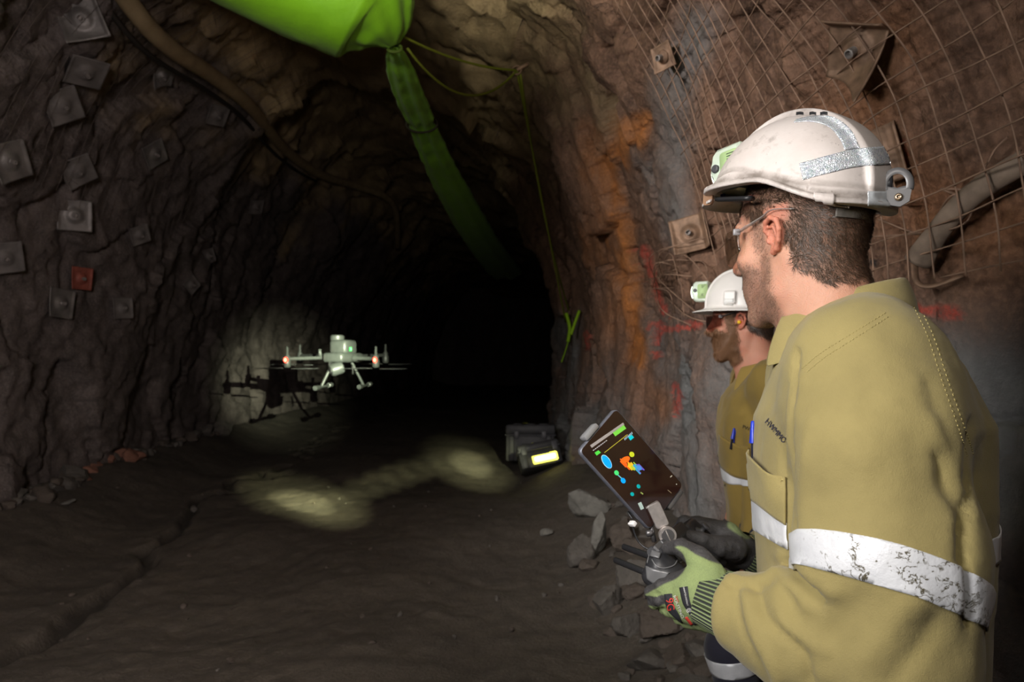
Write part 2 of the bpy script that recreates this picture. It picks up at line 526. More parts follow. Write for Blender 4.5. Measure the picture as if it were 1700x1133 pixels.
UR, UC = .46, .66       # where right wall / ceiling / left wall meet
def build_shell():
    out = {}
    for name, u0, u1, nu, rows, m in (
            ('wall_right', 0.0, UR, 330, np.concatenate([np.arange(-4, 1.2, .12), yrows(1.2, 42, .0075, .011)]), M_ROCK_R),
            ('ceiling', UR, UC, 150, np.concatenate([np.arange(-4, 3, .15), yrows(3, 42, .011, .03)]), M_ROCK_C),
            ('wall_left', UC, 1.0, 240, np.concatenate([np.arange(-4, 4, .15), yrows(4, 42, .008, .03)]), M_ROCK_L)):
        us = np.linspace(u0, u1, nu)
        U, Yg = np.meshgrid(us, rows, indexing='ij')
        V = shell(U, Yg)
        V[..., 1] = Yg
        pix = P(V)
        vis = V[..., 1] > 1.5
        z0 = np.zeros(U.shape)
        at = dict(rust=z0.copy(), grey=z0.copy(), paint=z0.copy(), hole=z0.copy(), ochre=z0.copy())
        nz_ = .05 * fbm(V, 1.1, 4, 77)
        if name == 'wall_right': at['ochre'] = sstep(UR - .10, UR - .005, U + nz_ * sstep(UR, UR - .03, U)) * 1.0
        if name == 'wall_left': at['ochre'] = sstep(UC + .07, UC + .005, U + nz_ * sstep(UC, UC + .03, U))
        if name == 'ceiling': at['ochre'] = z0 + 1
        if name == 'wall_right':
            wob = np.stack([fbm(V, 2.2, 3, 51), fbm(V, 2.2, 3, 52)], -1) * 16
            q = pix + wob
            r = px_mask(q, [(1050, 190), (1030, 260), (1024, 330), (1036, 420), (1054, 520), (1066, 590)], 30, .8)
            r = np.maximum(r, .38 * px_mask(q, [(985, 230), (1000, 420), (1050, 560), (1090, 680)], 44, .9))
            r = np.maximum(r, .30 * px_mask(q, [(1480, 90), (1420, 210), (1520, 340), (1640, 380)], 130, .95))
            at['rust'] = r * vis
            gmask = px_mask(q, [(1150, 40), (1110, 160), (1105, 300), (1130, 380)], 56, .9) * .62
            gmask = np.maximum(gmask, sstep(470, 640, q[..., 1]) * sstep(1000, 1100, q[..., 0]))
            gmask = np.maximum(gmask, .95 * sstep(560, 700, q[..., 1]))
            gmask = np.maximum(gmask, .8 * px_mask(q, [(930, 560), (960, 700)], 60, .8))
            at['grey'] = np.clip(gmask * (0.8 + .45 * fbm(V, 1.7, 3, 61)), 0, 1) * (1 - .85 * r) * vis
            w2 = np.stack([fbm(V, 14, 2, 71), fbm(V, 14, 2, 72)], -1) * 4
            p2 = pix + w2
            pm = z0
            for poly, w in (([(1068, 410), (1082, 450), (1098, 505), (1106, 520)], 8), ([(1085, 540), (1110, 548), (1160, 538)], 6),
                            ([(1098, 552), (1090, 575), (1086, 590)], 6), ([(1075, 545), (1095, 535)], 4), ([(974, 555), (975, 578)], 5),
                            ([(1122, 640), (1126, 655), (1122, 690)], 5), ([(1520, 515), (1590, 520)], 12), ([(1500, 235), (1502, 265)], 5)):
                pm = np.maximum(pm, px_mask(p2, poly, w, .45))
            at['paint'] = pm * vis
            at['hole'] = (px_mask(pix, [(1450, 437), (1453, 438)], 9, .4)) * vis
        out[name] = mesh_obj(name, V.reshape(-1, 3), grid_faces(*U.shape), m, None, True, {k: a.ravel() for k, a in at.items()})
        tag(out[name], kind='structure')
        out[name + '_bvh'] = BVHTree.FromPolygons(V.reshape(-1, 3).tolist(), grid_faces(*U.shape).tolist())
    return out
SHELL = build_shell()
tag(SHELL['wall_right'], 'rough rusty and grey rock wall of the mine tunnel behind the two workers')
tag(SHELL['wall_left'], 'dark rough rock wall of the mine tunnel set with bolt plates')
tag(SHELL['ceiling'], 'rough ochre rock roof of the mine tunnel above the green duct')

# ---- floor
def floor_z(x, y):
    p = np.stack([x, y, 0 * x], -1)
    xr = np.interp(y, YK, XR); xl = np.interp(y, YK, XL)
    z = .05 * fbm(p, .5, 3, 81) + .011 * fbm(p, 2.4, 3, 82) + .008 * fbm(p, 9, 3, 83)
    z = z + .30 * sstep(.95, 0.0, xr - x) * (1 - sstep(8, 11, y) * .7)       # muck banked against the walls
    z = z + .28 * sstep(1.0, 0.0, x - xl)
    return z
def make_floor():
    rows = np.concatenate([np.arange(-4, 1.5, .12), yrows(1.5, 42, .0085, .018)])
    cols = np.linspace(0, 1, 420)
    C, Yg = np.meshgrid(cols, rows, indexing='ij')
    xl = np.interp(Yg, YK, XL) - 1.0; xr = np.interp(Yg, YK, XR) + .5
    X = xl + (xr - xl) * C
    Z = floor_z(X, Yg)
    V = np.stack([X, Yg, Z], -1)
    pix = P(np.stack([X, Yg, 0 * X], -1)) + np.stack([fbm(V, 2.2, 3, 91), fbm(V, 2.2, 3, 92)], -1) * 14
    line = [(-120, 1150), (0, 1075), (120, 995), (230, 925), (300, 870), (330, 830), (420, 790), (500, 760), (560, 715), (640, 682), (720, 655)]
    d = poly_dist(pix, line)
    wid = np.clip(.042 * F * 1.45 / np.maximum(Yg, 1.0), 3, 30)
    ditch = np.where(Yg > 1.2, 1 - sstep(wid * .25, wid, d), 0)
    V[..., 2] -= .075 * ditch
    # wheel ruts alongside
    rut = np.sin((X * 1.0 + .35 * fbm(V, .4, 2, 95)) * 5.2) * sstep(-4.4, -3.4, X) * sstep(.6, -.2, X)
    V[..., 2] += .008 * rut
    damp = np.clip(ditch * 1.0 + .0 * rut, 0, 1)
    g = NT('mine_floor_dirt')
    n1 = g.noise(.9, 6, .6); n2 = g.noise(7, 8, .65); n3 = g.noise(60, 5, .6)
    c = g.mix(g.rng(n1, .3, .7), (.075, .062, .050), (.135, .112, .088))
    c = g.mix(g.rng(n2, .35, .7, 0, .6), c, (.05, .042, .036))
    c = g.mix(g.rng(n3, .55, .8, 0, .55), c, (.22, .195, .165))
    c = g.mix(g.math('MULTIPLY', g.attr('damp'), .72), c, (.018, .014, .010))
    h = g.math('ADD', g.math('MULTIPLY', n2, .7), g.math('MULTIPLY', n3, .25))
    m = g.out(Base_Color=c, Roughness=g.rng(n2, .3, .7, .75, .95), Normal=g.bump(h, .03))
    o = mesh_obj('floor', V.reshape(-1, 3), grid_faces(*C.shape), m, None, True, dict(damp=damp.ravel()))
    tag(o, 'bare dark dirt floor of the mine tunnel with a wet drainage line', kind='structure')
    SHELL['floor_bvh'] = BVHTree.FromPolygons(V.reshape(-1, 3).tolist(), grid_faces(*C.shape).tolist())
make_floor()
def make_end():
    a = np.linspace(-8, 7, 60); b = np.linspace(-1, 7, 40)
    A, B = np.meshgrid(a, b, indexing='ij')
    V = np.stack([A, 0 * A + 41, B], -1); V[..., 1] += .5 * fbm(V, .5, 4, 5)
    z = np.zeros(A.size)
    o = mesh_obj('wall_back', V.reshape(-1, 3), grid_faces(*A.shape), M_ROCK_L, None, True, dict(rust=z, grey=z, paint=z, hole=z, ochre=z))
    tag(o, 'dark rock face closing the far end of the tunnel', kind='structure')
make_end()

def ray_px(px, py, surf):
    d = Vector(nrm(W(px, py, 1.0) - np.array([0, 0, CAM_Z])))
    r = SHELL[surf + '_bvh'].ray_cast(Vector((0, 0, CAM_Z)), d)
    if r[0] is None: return None
    n = np.array(r[1])
    if n @ np.array(d) > 0: n = -n
    return np.array(r[0]), n
def floor_at(x, y):
    r = SHELL['floor_bvh'].ray_cast(Vector((x, y, 5)), Vector((0, 0, -1)))
    return r[0].z if r[0] else 0.0
# ================================================================ PEOPLE
def frame(az, pitch=0.0, roll=0.0):
    """columns forward, left, up"""
    a = math.radians(az); p = math.radians(pitch); r = math.radians(roll)
    f = np.array([math.cos(a) * math.cos(p), math.sin(a) * math.cos(p), math.sin(p)])
    l = np.array([-math.sin(a), math.cos(a), 0])
    u = np.cross(f, l)
    l, u = l * math.cos(r) + u * math.sin(r), u * math.cos(r) - l * math.sin(r)
    return np.stack([f, l, u], 1)

def sd_head(q):
    """head in its own frame: x forward, y left, z up, origin between the ear canals"""
    a = np.abs(q[..., 1]); qa = q.copy(); qa[..., 1] = a
    d = sd_ell(q, (-.004, 0, .052), (.098, .076, .090))
    d = smin(d, sd_ell(q, (-.030, 0, .030), (.068, .066, .070)), .03)
    d = smin(d, sd_ell(q, (.048, 0, -.020), (.052, .056, .075)), .03)
    d = smin(d, sd_cap(qa, (.004, .050, -.045), (.012, .049, -.072), .015, .014), .03)       # jaw angle
    d = smin(d, sd_cap(qa, (.012, .047, -.075), (.080, .013, -.104), .015, .015), .024)       # jaw line
    d = smin(d, sd_ell(q, (.082, 0, -.102), (.016, .021, .016)), .014)                        # chin
    d = smin(d, sd_ell(q, (.078, 0, -.062), (.026, .032, .030)), .02)                         # mouth mound
    d = smin(d, sd_ell(qa, (.063, .045, -.016), (.020, .017, .017)), .018)                    # cheek bone
    d = smin(d, sd_cap(qa, (.092, .008, .040), (.078, .044, .038), .009, .009), .014)         # brow
    d = smax(d, -sd_ell(qa, (.099, .033, .018), (.018, .019, .013)), .012)                    # eye socket
    d = smin(d, sd_ell(qa, (.075, .032, .018), (.0165, .017, .0125)), .004)                   # lids over the ball
    d = smin(d, sd_cap(q, (.097, 0, .026), (.117, 0, -.012), .0065, .0100), .009)             # nose
    d = smin(d, sd_ell(q, (.118, 0, -.017), (.0125, .0115, .0105)), .008)
    d = smin(d, sd_ell(qa, (.106, .0125, -.022), (.0115, .0078, .0085)), .006)                # wings
    d = smax(d, -sd_ell(qa, (.112, .0065, -.032), (.0055, .0038, .006)), .003)                # nostrils
    d = smin(d, sd_ell(q, (.097, 0, -.0535), (.0105, .0215, .0052)), .004)                    # lips
    d = smin(d, sd_ell(q, (.094, 0, -.0665), (.0105, .0190, .0062)), .004)
    d = smax(d, -sd_cap(qa, (.1065, 0, -.060), (.092, .024, -.061), .0014, .0012), .003)      # mouth line
    d = smin(d, sd_cap(q, (-.022, 0, -.02), (-.052, 0, -.19), .062, .064), .03)               # neck
    d = smin(d, sd_cap(q, (.018, 0, -.085), (-.012, 0, -.19), .036, .044), .03)
    d = smin(d, sd_cap(qa, (-.020, .058, -.030), (.005, .022, -.185), .013, .016), .016)      # neck muscle
    # ears
    qb = qa; qa = (qa - np.array([-.006, .070, .004])) / np.array([.86, .92, .80]) + np.array([-.006, .070, .004])
    e = sd_ell(qa, (-.010, .0745, .004), (.017, .0050, .027))
    hel = [(.007, .0715, .004), (.011, .077, .018), (.004, .0835, .032), (-.009, .0880, .0365), (-.0225, .0915, .028), (-.0265, .0915, .010), (-.0205, .0870, -.009), (-.0105, .0795, -.021), (-.001, .0745, -.0245), (.003, .0725, -.017)]
    hr = [.0034, .0040, .0044, .0046, .0046, .0044, .0042, .0052, .0058, .0036]
    e = smin(e, sd_chain(qa, hel, hr, .003), .004)
    e = smin(e, sd_chain(qa, [(.002, .0795, .022), (-.011, .0835, .019), (-.0155, .0840, .004), (-.010, .0805, -.010)], [.0026, .0036, .0036, .003], .003), .003)
    e = smin(e, sd_ell(qa, (.0055, .0775, -.003), (.0045, .0042, .0065)), .003)               # tragus
    e = smax(e, -sd_ell(qa, (-.0035, .0860, .002), (.0085, .0095, .0120)), .003)              # concha
    d = smin(d, e * .82, .004)
    return d

def interp_rows(z, tab):
    tab = np.asarray(tab, float)
    return [np.interp(z, tab[:, 0], tab[:, k]) for k in range(1, tab.shape[1])]

def sd_trunk(p, tab, az, ex=2.4):
    """stack of oval sections; rows: z, cx, cy, half depth, half width"""
    a = math.radians(az); f = np.array([math.cos(a), math.sin(a)]); l = np.array([-f[1], f[0]])
    z = p[..., 2]
    cx, cy, A, B = interp_rows(z, tab)
    dx, dy = p[..., 0] - cx, p[..., 1] - cy
    u = np.abs(dx * f[0] + dy * f[1]) / A; v = np.abs(dx * l[0] + dy * l[1]) / B
    r = (u ** ex + v ** ex) ** (1 / ex)
    d = (r - 1) * np.minimum(A, B)
    zmin, zmax = tab[0][0], tab[-1][0]
    return smax(d, np.maximum(zmin - z, z - zmax), .03)

def person_body(cfg, mname, parent, fine):
    H, HR, s = cfg['head'], cfg['headR'], cfg['hs']
    B = cfg['bones']
    nb = np.array(B['neck'])
    def f(p):
        d = sd_trunk(p, cfg['core'], cfg['az'], 2.1)
        for sd in 'LR':
            d = smin(d, sd_chain(p, [nb + (0, 0, -.03), B['sh' + sd], B['el' + sd], B['wr' + sd], B['ha' + sd]], [.05, .058, .042, .030, .030], .03), .05)
            d = smin(d, sd_chain(p, [B['hip' + sd], B['kn' + sd], B['an' + sd], B['to' + sd]], [.085, .055, .038, .03], .02), .04)
        d = smin(d, sd_cap(p, nb + (0, 0, .02), nb + (0, 0, -.12), .058, .09), .05)
        m = np.linalg.norm(p - H, axis=-1) < .25 * s
        if m.any():
            q = (p[m] - H) @ HR / s
            hd = sd_head(q) * s
            fade = sstep(.23 * s, .20 * s, np.linalg.norm(p[m] - H, axis=-1))
            hd = hd + (1 - fade) * .1
            d[m] = smin(d[m], hd, .02)
        return d
    lo = np.array(cfg['lo']); hi = np.array(cfg['hi'])
    hz = [(H[k] - .125 * s, H[k] + .125 * s, fine) for k in range(2)] + [(H[2] - .13 * s, H[2] + .09 * s, fine)]
    ax = [axis_grid(lo[k], hi[k], .022, [hz[k]]) for k in range(3)]
    V, Q = surf_net(f, *ax)
    q = (V - H) @ HR / s
    x, y, z = q[:, 0], np.abs(q[:, 1]), q[:, 2]
    nz = fbm(q, 60, 2, 3) * .006
    # beard mask: cheeks, jaw, lip and upper throat
    front = sstep(-.012, .012, x - .010 + nz)
    low = sstep(.012, -.020, z - cfg.get('beard_top', -.012) + (x - .03) * .25 + nz)
    throat = sstep(-.150, -.118, z + (.06 - x) * -.15)
    cheekline = sstep(-.030, -.045, z - .0 + sstep(.03, .085, x) * .022 * -1 + nz)
    bd = np.clip(front * np.maximum(low * sstep(.05, .025, x), cheekline) * throat, 0, 1)
    side = sstep(.014, .020, x) * sstep(.048, .034, x) * sstep(-.02, .0, z) * sstep(.06, .05, z)   # sideburn
    bd = np.maximum(bd, side * .9)
    lips = sstep(1.15, .85, np.sqrt(((z + .060) / .0115) ** 2 + (y / .023) ** 2)) * sstep(.085, .092, x)
    bd = bd * (1 - .85 * lips)
    # scalp
    line = cfg.get('nape', -.070) + .0 * x
    hairm = sstep(-.006, .006, z - np.where(x < -.028, line + sstep(-.075, -.03, x) * .028, np.interp(x, [-.028, 0.0, .030, .075, .10], [-.028, .030, .034, .060, .085])) + nz * 1.2)
    ear = sstep(.0735, .078, y) * sstep(.03, .022, np.abs(x + .008)) * sstep(.05, .042, np.abs(z - .004))
    hairm = hairm * (1 - ear)
    nose = sstep(.035, .015, np.linalg.norm(q - np.array([.118, 0, -.015]), axis=-1))
    cheek = sstep(.035, .012, np.linalg.norm(np.stack([x - .075, y - .04, z + .02], -1), axis=-1))
    red = np.clip(.95 * ear + .55 * nose + .30 * cheek + .8 * lips + .3 * fbm(q, 22, 3, 8) + cfg.get('red', 0), 0, 1)
    o = mesh_obj('body', V, Q, cfg['skin'], parent, True, dict(beard=bd, scalp=hairm, red=red))
    return V, Q, q, bd, hairm, ear

def skin_mat(name, base, stub, hair):
    g = NT(name)
    n = g.noise(90, 5, .6); n2 = g.noise(14, 4, .6); n3 = g.noise(700, 2, .5)
    c = g.mix(g.rng(n2, .3, .7), base, tuple(x * .88 for x in base))
    c = g.mix(g.math('MULTIPLY', g.attr('red'), .62), c, (base[0] * .92, base[1] * .50, base[2] * .45))
    c = g.mix(g.rng(n, .55, .8, 0, .25), c, tuple(x * .75 for x in base))
    c = g.mix(g.math('MULTIPLY', g.attr('beard'), g.rng(n3, .35, .65, .30, .62)), c, stub)
    c = g.mix(g.math('MULTIPLY', g.attr('scalp'), .72), c, hair)
    g.b.inputs['Subsurface Weight'].default_value = .18
    g.b.inputs['Subsurface Radius'].default_value = (1, .35, .2); g.b.inputs['Subsurface Scale'].default_value = .006
    h = g.math('ADD', g.noise(500, 3, .6), g.math('MULTIPLY', n, .5))
    return g.out(Base_Color=c, Roughness=g.rng(n, .3, .7, .42, .58), Normal=g.bump(h, .0012))

def strands(name, V, Q, mask, N, parent, m, flow, length, width, lift, seed, jit=.35, curl=0.0):
    """short hairs growing out of a surface where mask is high"""
    r = np.random.default_rng(seed)
    tri = np.concatenate([Q[:, [0, 1, 2]], Q[:, [0, 2, 3]]])
    mk = mask[tri].mean(1)
    keep = mk > .05
    tri = tri[keep]; mk = mk[keep]
    a, b, c = V[tri[:, 0]], V[tri[:, 1]], V[tri[:, 2]]
    nn = np.cross(b - a, c - a); ar = np.linalg.norm(nn, axis=1); nn = nrm(nn)
    pr = ar * mk; pr = pr / pr.sum()
    k = r.choice(len(tri), N, p=pr)
    u, v = r.random(N), r.random(N)
    fl = u + v > 1; u[fl] = 1 - u[fl]; v[fl] = 1 - v[fl]
    p = a[k] + u[:, None] * (b[k] - a[k]) + v[:, None] * (c[k] - a[k]); n = nn[k]
    d = flow(p) + jit * r.normal(size=(N, 3))
    if curl: d = d + curl * np.stack([fbm(p, 55, 2, s) for s in (1, 2, 3)], -1)
    d = d - n * (d * n).sum(1, keepdims=True)
    d = nrm(d)
    L = (length * (.65 + .7 * r.random(N)))[:, None]
    side = nrm(np.cross(n, d)) * width
    p0 = p - n * .0004
    p1 = p + (d * .55 + n * lift * .7) * L
    p2 = p + (d * 1.0 + n * lift * .75) * L
    verts = np.stack([p0 - side, p0 + side, p1 + side * .8, p1 - side * .8, p2], 1).reshape(-1, 3)
    i = np.arange(N)[:, None] * 5
    f4 = (i + np.array([[0, 1, 2, 3]])).tolist(); f3 = (i + np.array([[3, 2, 4]])).tolist()
    return mesh_obj(name, verts, f4 + f3, m, parent, True)

def clip_mesh(V, Q, planes, keep=None):
    """the part of a mesh on the positive side of every plane (point, normal), cut clean"""
    bm = bmesh.new()
    used = np.ones(len(Q), bool) if keep is None else keep
    d0 = np.ones(len(V), bool)
    for p, n in planes: d0 &= ((V - np.asarray(p)) @ np.asarray(n)) > -.03
    q = Q[used & d0[Q].all(1)]
    ids = np.unique(q); mp = np.full(len(V), -1); mp[ids] = np.arange(len(ids))
    bv = [bm.verts.new(V[i]) for i in ids]
    for t in mp[q].tolist():
        try: bm.faces.new([bv[i] for i in t])
        except ValueError: pass
    for p, n in planes:
        bmesh.ops.bisect_plane(bm, geom=list(bm.verts) + list(bm.edges) + list(bm.faces), plane_co=Vector(np.asarray(p, float)), plane_no=Vector(np.asarray(n, float)), clear_inner=True, dist=1e-6)
    bm.verts.index_update()
    bm.normal_update()
    v = np.array([x.co[:] for x in bm.verts]).reshape(-1, 3); nn = np.array([x.normal[:] for x in bm.verts]).reshape(-1, 3)
    f = [[x.index for x in fc.verts] for fc in bm.faces]
    bm.free()
    return v, nn, f

def thicken(v, n, f, off, th):
    """a sheet lifted off its surface and given thickness"""
    v0 = v + n * off; v1 = v + n * (off + th)
    k = len(v)
    ed = {}
    for fc in f:
        for a, b in zip(fc, fc[1:] + fc[:1]): ed[(a, b)] = 1
    F = [[i + k for i in fc] for fc in f] + [fc[::-1] for fc in f]
    for (a, b) in ed:
        if (b, a) not in ed: F.append([a, b, b + k, a + k])
    return np.concatenate([v0, v1]), F

class Surf:
    """a finished surface that things can be laid on, looked up along the line of sight"""
    def __init__(s, V, Q):
        s.b = BVHTree.FromPolygons(np.asarray(V).tolist(), np.asarray(Q).tolist())
    def at(s, px, py):
        d = Vector(nrm(W(px, py, 1.0) - np.array([0, 0, CAM_Z])))
        r = s.b.ray_cast(Vector((0, 0, CAM_Z)), d)
        if r[0] is None: return None
        n = np.array(r[1])
        if n @ np.array(d) > 0: n = -n
        return np.array(r[0]), n
    def hit(s, px, py, reach=90, sgn=1):
        for k in range(0, reach, 3):
            r = s.at(px + sgn * k, py)
            if r is not None: return r
        return None
    def near(s, p):
        r = s.b.find_nearest(Vector(p))
        return np.array(r[0]), np.array(r[1])

def smooth_n(n, shape):
    n = n.reshape(*shape, 3).copy()
    for _ in range(3):
        q = np.pad(n, ((1, 1), (1, 1), (0, 0)), 'edge')
        n = nrm(q[:-2, 1:-1] + q[2:, 1:-1] + q[1:-1, :-2] + q[1:-1, 2:] + 2 * n)
    return n.reshape(-1, 3)

def drape(surf, top, bot, nu, nv, off, th, bulge=None, tmid=None):
    """cloth strip laid on a surface between two outlines (pixel polylines top and bottom)"""
    T = spline(top, nu); B = spline(bot, nu)
    pts, nn = [], []
    last = None
    for i in range(nu):
        for j in range(nv):
            q = T[i] + (B[i] - T[i]) * j / (nv - 1)
            r = surf.at(*q)
            if r is None:
                r = surf.hit(*q) or surf.hit(*q, sgn=-1) or last or surf.near(W(q[0], q[1], 1.1))
            last = r
            pts.append(r[0]); nn.append(r[1])
    pts = np.array(pts); nn = smooth_n(np.array(nn), (nu, nv))
    if bulge is not None:
        pts = pts + nn * np.array([[bulge(i / (nu - 1), j / (nv - 1))] for i in range(nu) for j in range(nv)])
    f = grid_faces(nu, nv).tolist()
    return thicken(pts, nn, f, off, th)

def text_mesh(txt, size=1.0):
    cu = bpy.data.curves.new('lettering_curve', 'FONT'); cu.body = txt; cu.size = size; cu.align_x = 'CENTER'; cu.align_y = 'CENTER'
    cu.resolution_u = 3
    o = bpy.data.objects.new('lettering_curve', cu); COL.objects.link(o)
    dg = bpy.context.evaluated_depsgraph_get()
    me = o.evaluated_get(dg).to_mesh()
    v = np.array([x.co[:] for x in me.vertices]); f = [list(p.vertices) for p in me.polygons]
    o.evaluated_get(dg).to_mesh_clear()
    bpy.data.objects.remove(o); bpy.data.curves.remove(cu)
    return v, f

def text_on(surf, txt, o, ux, vy, off, th=.0006):
    """letters laid on a surface: o pixel centre, ux pixel vector of one letter height along the line, vy one letter height up"""
    v, f = text_mesh(txt)
    out, nn = [], []
    for x, y, _ in v:
        q = np.array(o) + x * np.array(ux) + y * np.array(vy)
        r = surf.at(*q)
        if r is None: r = surf.hit(*q) or (W(q[0], q[1], 1.1), np.array([0, -1., 0]))
        out.append(r[0]); nn.append(r[1])
    nn = nrm(np.array(nn))
    return np.array(out) + nn * off, f

def tube_on(surf, poly, off, r, n=40, seg=5, mbd=None, dash=None):
    q = spline(poly, n)
    pts = []
    for a in q:
        h = surf.at(*a)
        if h is None: continue
        pts.append(h[0] + h[1] * off)
    mb = mbd or MB()
    if dash:
        for i in range(0, len(pts) - 1, 2): mb.tube(pts[i:i + 2], r, seg)
    else:
        mb.tube(pts, r, seg)
    return mb

def fabric_mat(name, base, dark=None, weave=1400, rough=.85, var=.18):
    g = NT(name)
    n = g.noise(7, 5, .6); n2 = g.noise(40, 6, .65)
    w1 = g.noise(1.0, 2, .5, g.mapping((weave, weave * .25, weave * .25))); w2 = g.noise(1.0, 2, .5, g.mapping((weave * .25, weave * .25, weave)))
    c = g.mix(g.rng(n, .3, .7), base, tuple(x * (1 - var) for x in base))
    c = g.mix(g.rng(n2, .5, .8, 0, .35), c, tuple(x * .72 for x in base))
    c = g.mix(g.attr('dirt'), c, dark or tuple(x * .5 for x in base))
    g.b.inputs['Sheen Weight'].default_value = .15
    h = g.math('ADD', g.math('MULTIPLY', g.math('ADD', w1, w2), .25), g.math('MULTIPLY', n2, .6))
    return g.out(Base_Color=c, Roughness=rough, Normal=g.bump(h, .0016))

def tape_mat(name, wear=False):
    g = NT(name)
    n = g.noise(75, 5, .7, g.mapping((1, 1, 1))); n2 = g.noise(16, 4, .6)
    c = g.mix(g.rng(n2, .35, .7), (.80, .81, .84), (.66, .67, .71))
    if wear:
        vn = g.math('ABSOLUTE', g.math('SUBTRACT', g.noise(62, 4, .6, None, .6), .5))
        cr = g.math('MULTIPLY', g.rng(vn, .012, .034, 1, 0), g.rng(g.noise(24, 4, .65), .50, .56, 0, 1))
        cr = g.math('MAXIMUM', cr, g.rng(g.noise(130, 3, .6), .66, .70, 0, 1))
        cr = g.math('MULTIPLY', cr, g.attr('wear'))
        c = g.mix(cr, c, (.10, .085, .05))
    c = g.mix(g.rng(g.noise(26, 5, .7), .62, .8, 0, .45), c, (.36, .36, .38))
    return g.out(Base_Color=c, Roughness=.42, Metallic=.12, Normal=g.bump(n, .0012))

M_SHIRT = fabric_mat('khaki_cotton', (.325, .262, .098))
M_SHIRT2 = fabric_mat('mustard_cotton', (.29, .195, .040))
M_NAVY = fabric_mat('navy_cotton', (.018, .017, .034))
M_TAPE = tape_mat('reflective_tape')
M_TAPE_W = tape_mat('worn_reflective_tape', True)
M_THREAD = mat('khaki_thread', (.40, .33, .13), .8)
M_BOOT = mat('boot_leather', (.05, .035, .02), .6, var=.3, bump=.002)
M_INK = mat('navy_embroidery', (.012, .014, .05), .8)
M_INKB = mat('dark_embroidery', (.02, .018, .012), .8)
M_PEN = mat('blue_plastic', (.015, .04, .48), .28)
M_PENB = mat('smoke_plastic', (.02, .02, .03), .2)
M_SKIN = skin_mat('skin_fair', (.60, .315, .215), (.20, .125, .095), (.075, .045, .028))
M_SKIN2 = skin_mat('skin_tanned', (.54, .25, .165), (.20, .10, .045), (.05, .028, .018))
M_HAIR = mat('brown_hair', (.060, .036, .022), .45, spec=.4)
M_STUB = mat('stubble_hair', (.16, .10, .07), .5, spec=.35)
M_BEARD = mat('ginger_beard', (.20, .10, .05), .5, spec=.35)
M_HAIR2 = mat('dark_hair', (.04, .024, .016), .45)

def cloth_from(f, lo, hi, step, zones=((), (), ())):
    ax = [axis_grid(lo[k], hi[k], step, zones[k]) for k in range(3)]
    return surf_net(f, *ax)

def vnormals(V, Q):
    n = np.cross(V[Q[:, 2]] - V[Q[:, 0]], V[Q[:, 3]] - V[Q[:, 1]])
    out = np.zeros_like(V)
    for k in range(4): np.add.at(out, Q[:, k], n)
    return nrm(out)
# ---------------------------------------------------------------- the man in front
A1 = dict(
    head=np.array([.479, 1.1266, 1.643]), headR=frame(123, -5), hs=1.06, az=165,
    bones=dict(neck=np.array([.548, 1.112, 1.50]),
               shL=np.array([.480, .905, 1.425]), elL=np.array([.478, .868, 1.085]), wrL=W(1190, 1000, 1.035), haL=W(1165, 990, 1.05),
               shR=np.array([.585, 1.262, 1.425]), elR=np.array([.640, 1.395, 1.10]), wrR=W(1240, 926, 1.36), haR=W(1215, 912, 1.35),
               hipL=np.array([.555, .99, .88]), knL=np.array([.50, .97, .48]), anL=np.array([.57, .96, .09]), toL=np.array([.44, .98, .06]),
               hipR=np.array([.585, 1.17, .88]), knR=np.array([.55, 1.20, .48]), anR=np.array([.61, 1.22, .09]), toR=np.array([.48, 1.27, .06])),
    core=[(.84, .565, 1.08, .10, .15), (1.0, .56, 1.08, .11, .15), (1.2, .56, 1.075, .115, .165), (1.36, .57, 1.085, .11, .175), (1.46, .56, 1.10, .08, .13), (1.52, .55, 1.11, .05, .06)],
    lo=(.15, .72, -.02), hi=(.95, 1.55, 1.86), skin=M_SKIN, nape=-.078)
man1 = thing('person', 'nearer man in khaki work shirt and dirty white helmet holding the drone controller', 'person', (.56, 1.08, .02))
V1, Q1, q1, bd1, hm1, ear1 = person_body(A1, 'body', man1, .0021)
HR1, H1, S1 = A1['headR'], A1['head'], A1['hs']
def loc1(x, y, z): return H1 + HR1 @ (np.array([x, y, z]) * S1)
def flow_head(H, R):
    def f(p):
        q = (p - H) @ R
        d = np.stack([-.55 - 0 * q[:, 0], 0 * q[:, 0], -.75 + 0 * q[:, 0]], -1)
        return d @ R.T
    return f
def flow_beard(H, R):
    def f(p):
        q = (p - H) @ R
        d = np.stack([.25 + 0 * q[:, 0], 0 * q[:, 0], -1 + 0 * q[:, 0]], -1)
        return d @ R.T
    return f
strands('hair', V1, Q1, hm1, 17000, man1, M_HAIR, flow_head(H1, HR1), .0095, .00034, .42, 3, .30, .5)
strands('stubble', V1, Q1, bd1, 15000, man1, M_STUB, flow_beard(H1, HR1), .0030, .00017, .55, 4, .45)
strands('eyebrow', V1, Q1, sstep(.010, .004, np.abs(q1[:, 2] - .045 + (np.abs(q1[:, 1]) - .03) ** 2 * 8)) * sstep(.012, .018, np.abs(q1[:, 1])) * sstep(.055, .048, np.abs(q1[:, 1])) * (q1[:, 0] > .06), 900, man1, M_HAIR, lambda p: np.tile(HR1 @ np.array([-.3, 0, .2]), (len(p), 1)), .006, .0003, .3, 5)
for sgn in (1, -1):
    mb = MB(); mb.lathe([(.0118 * math.cos(t), .0118 * math.sin(t)) for t in np.linspace(-1.5, 1.5, 12)], loc1(.0755, .032 * sgn, .018), HR1[:, 0])
    mb.build('eye', mat('eye_white', (.75, .72, .70), .25), man1, True)

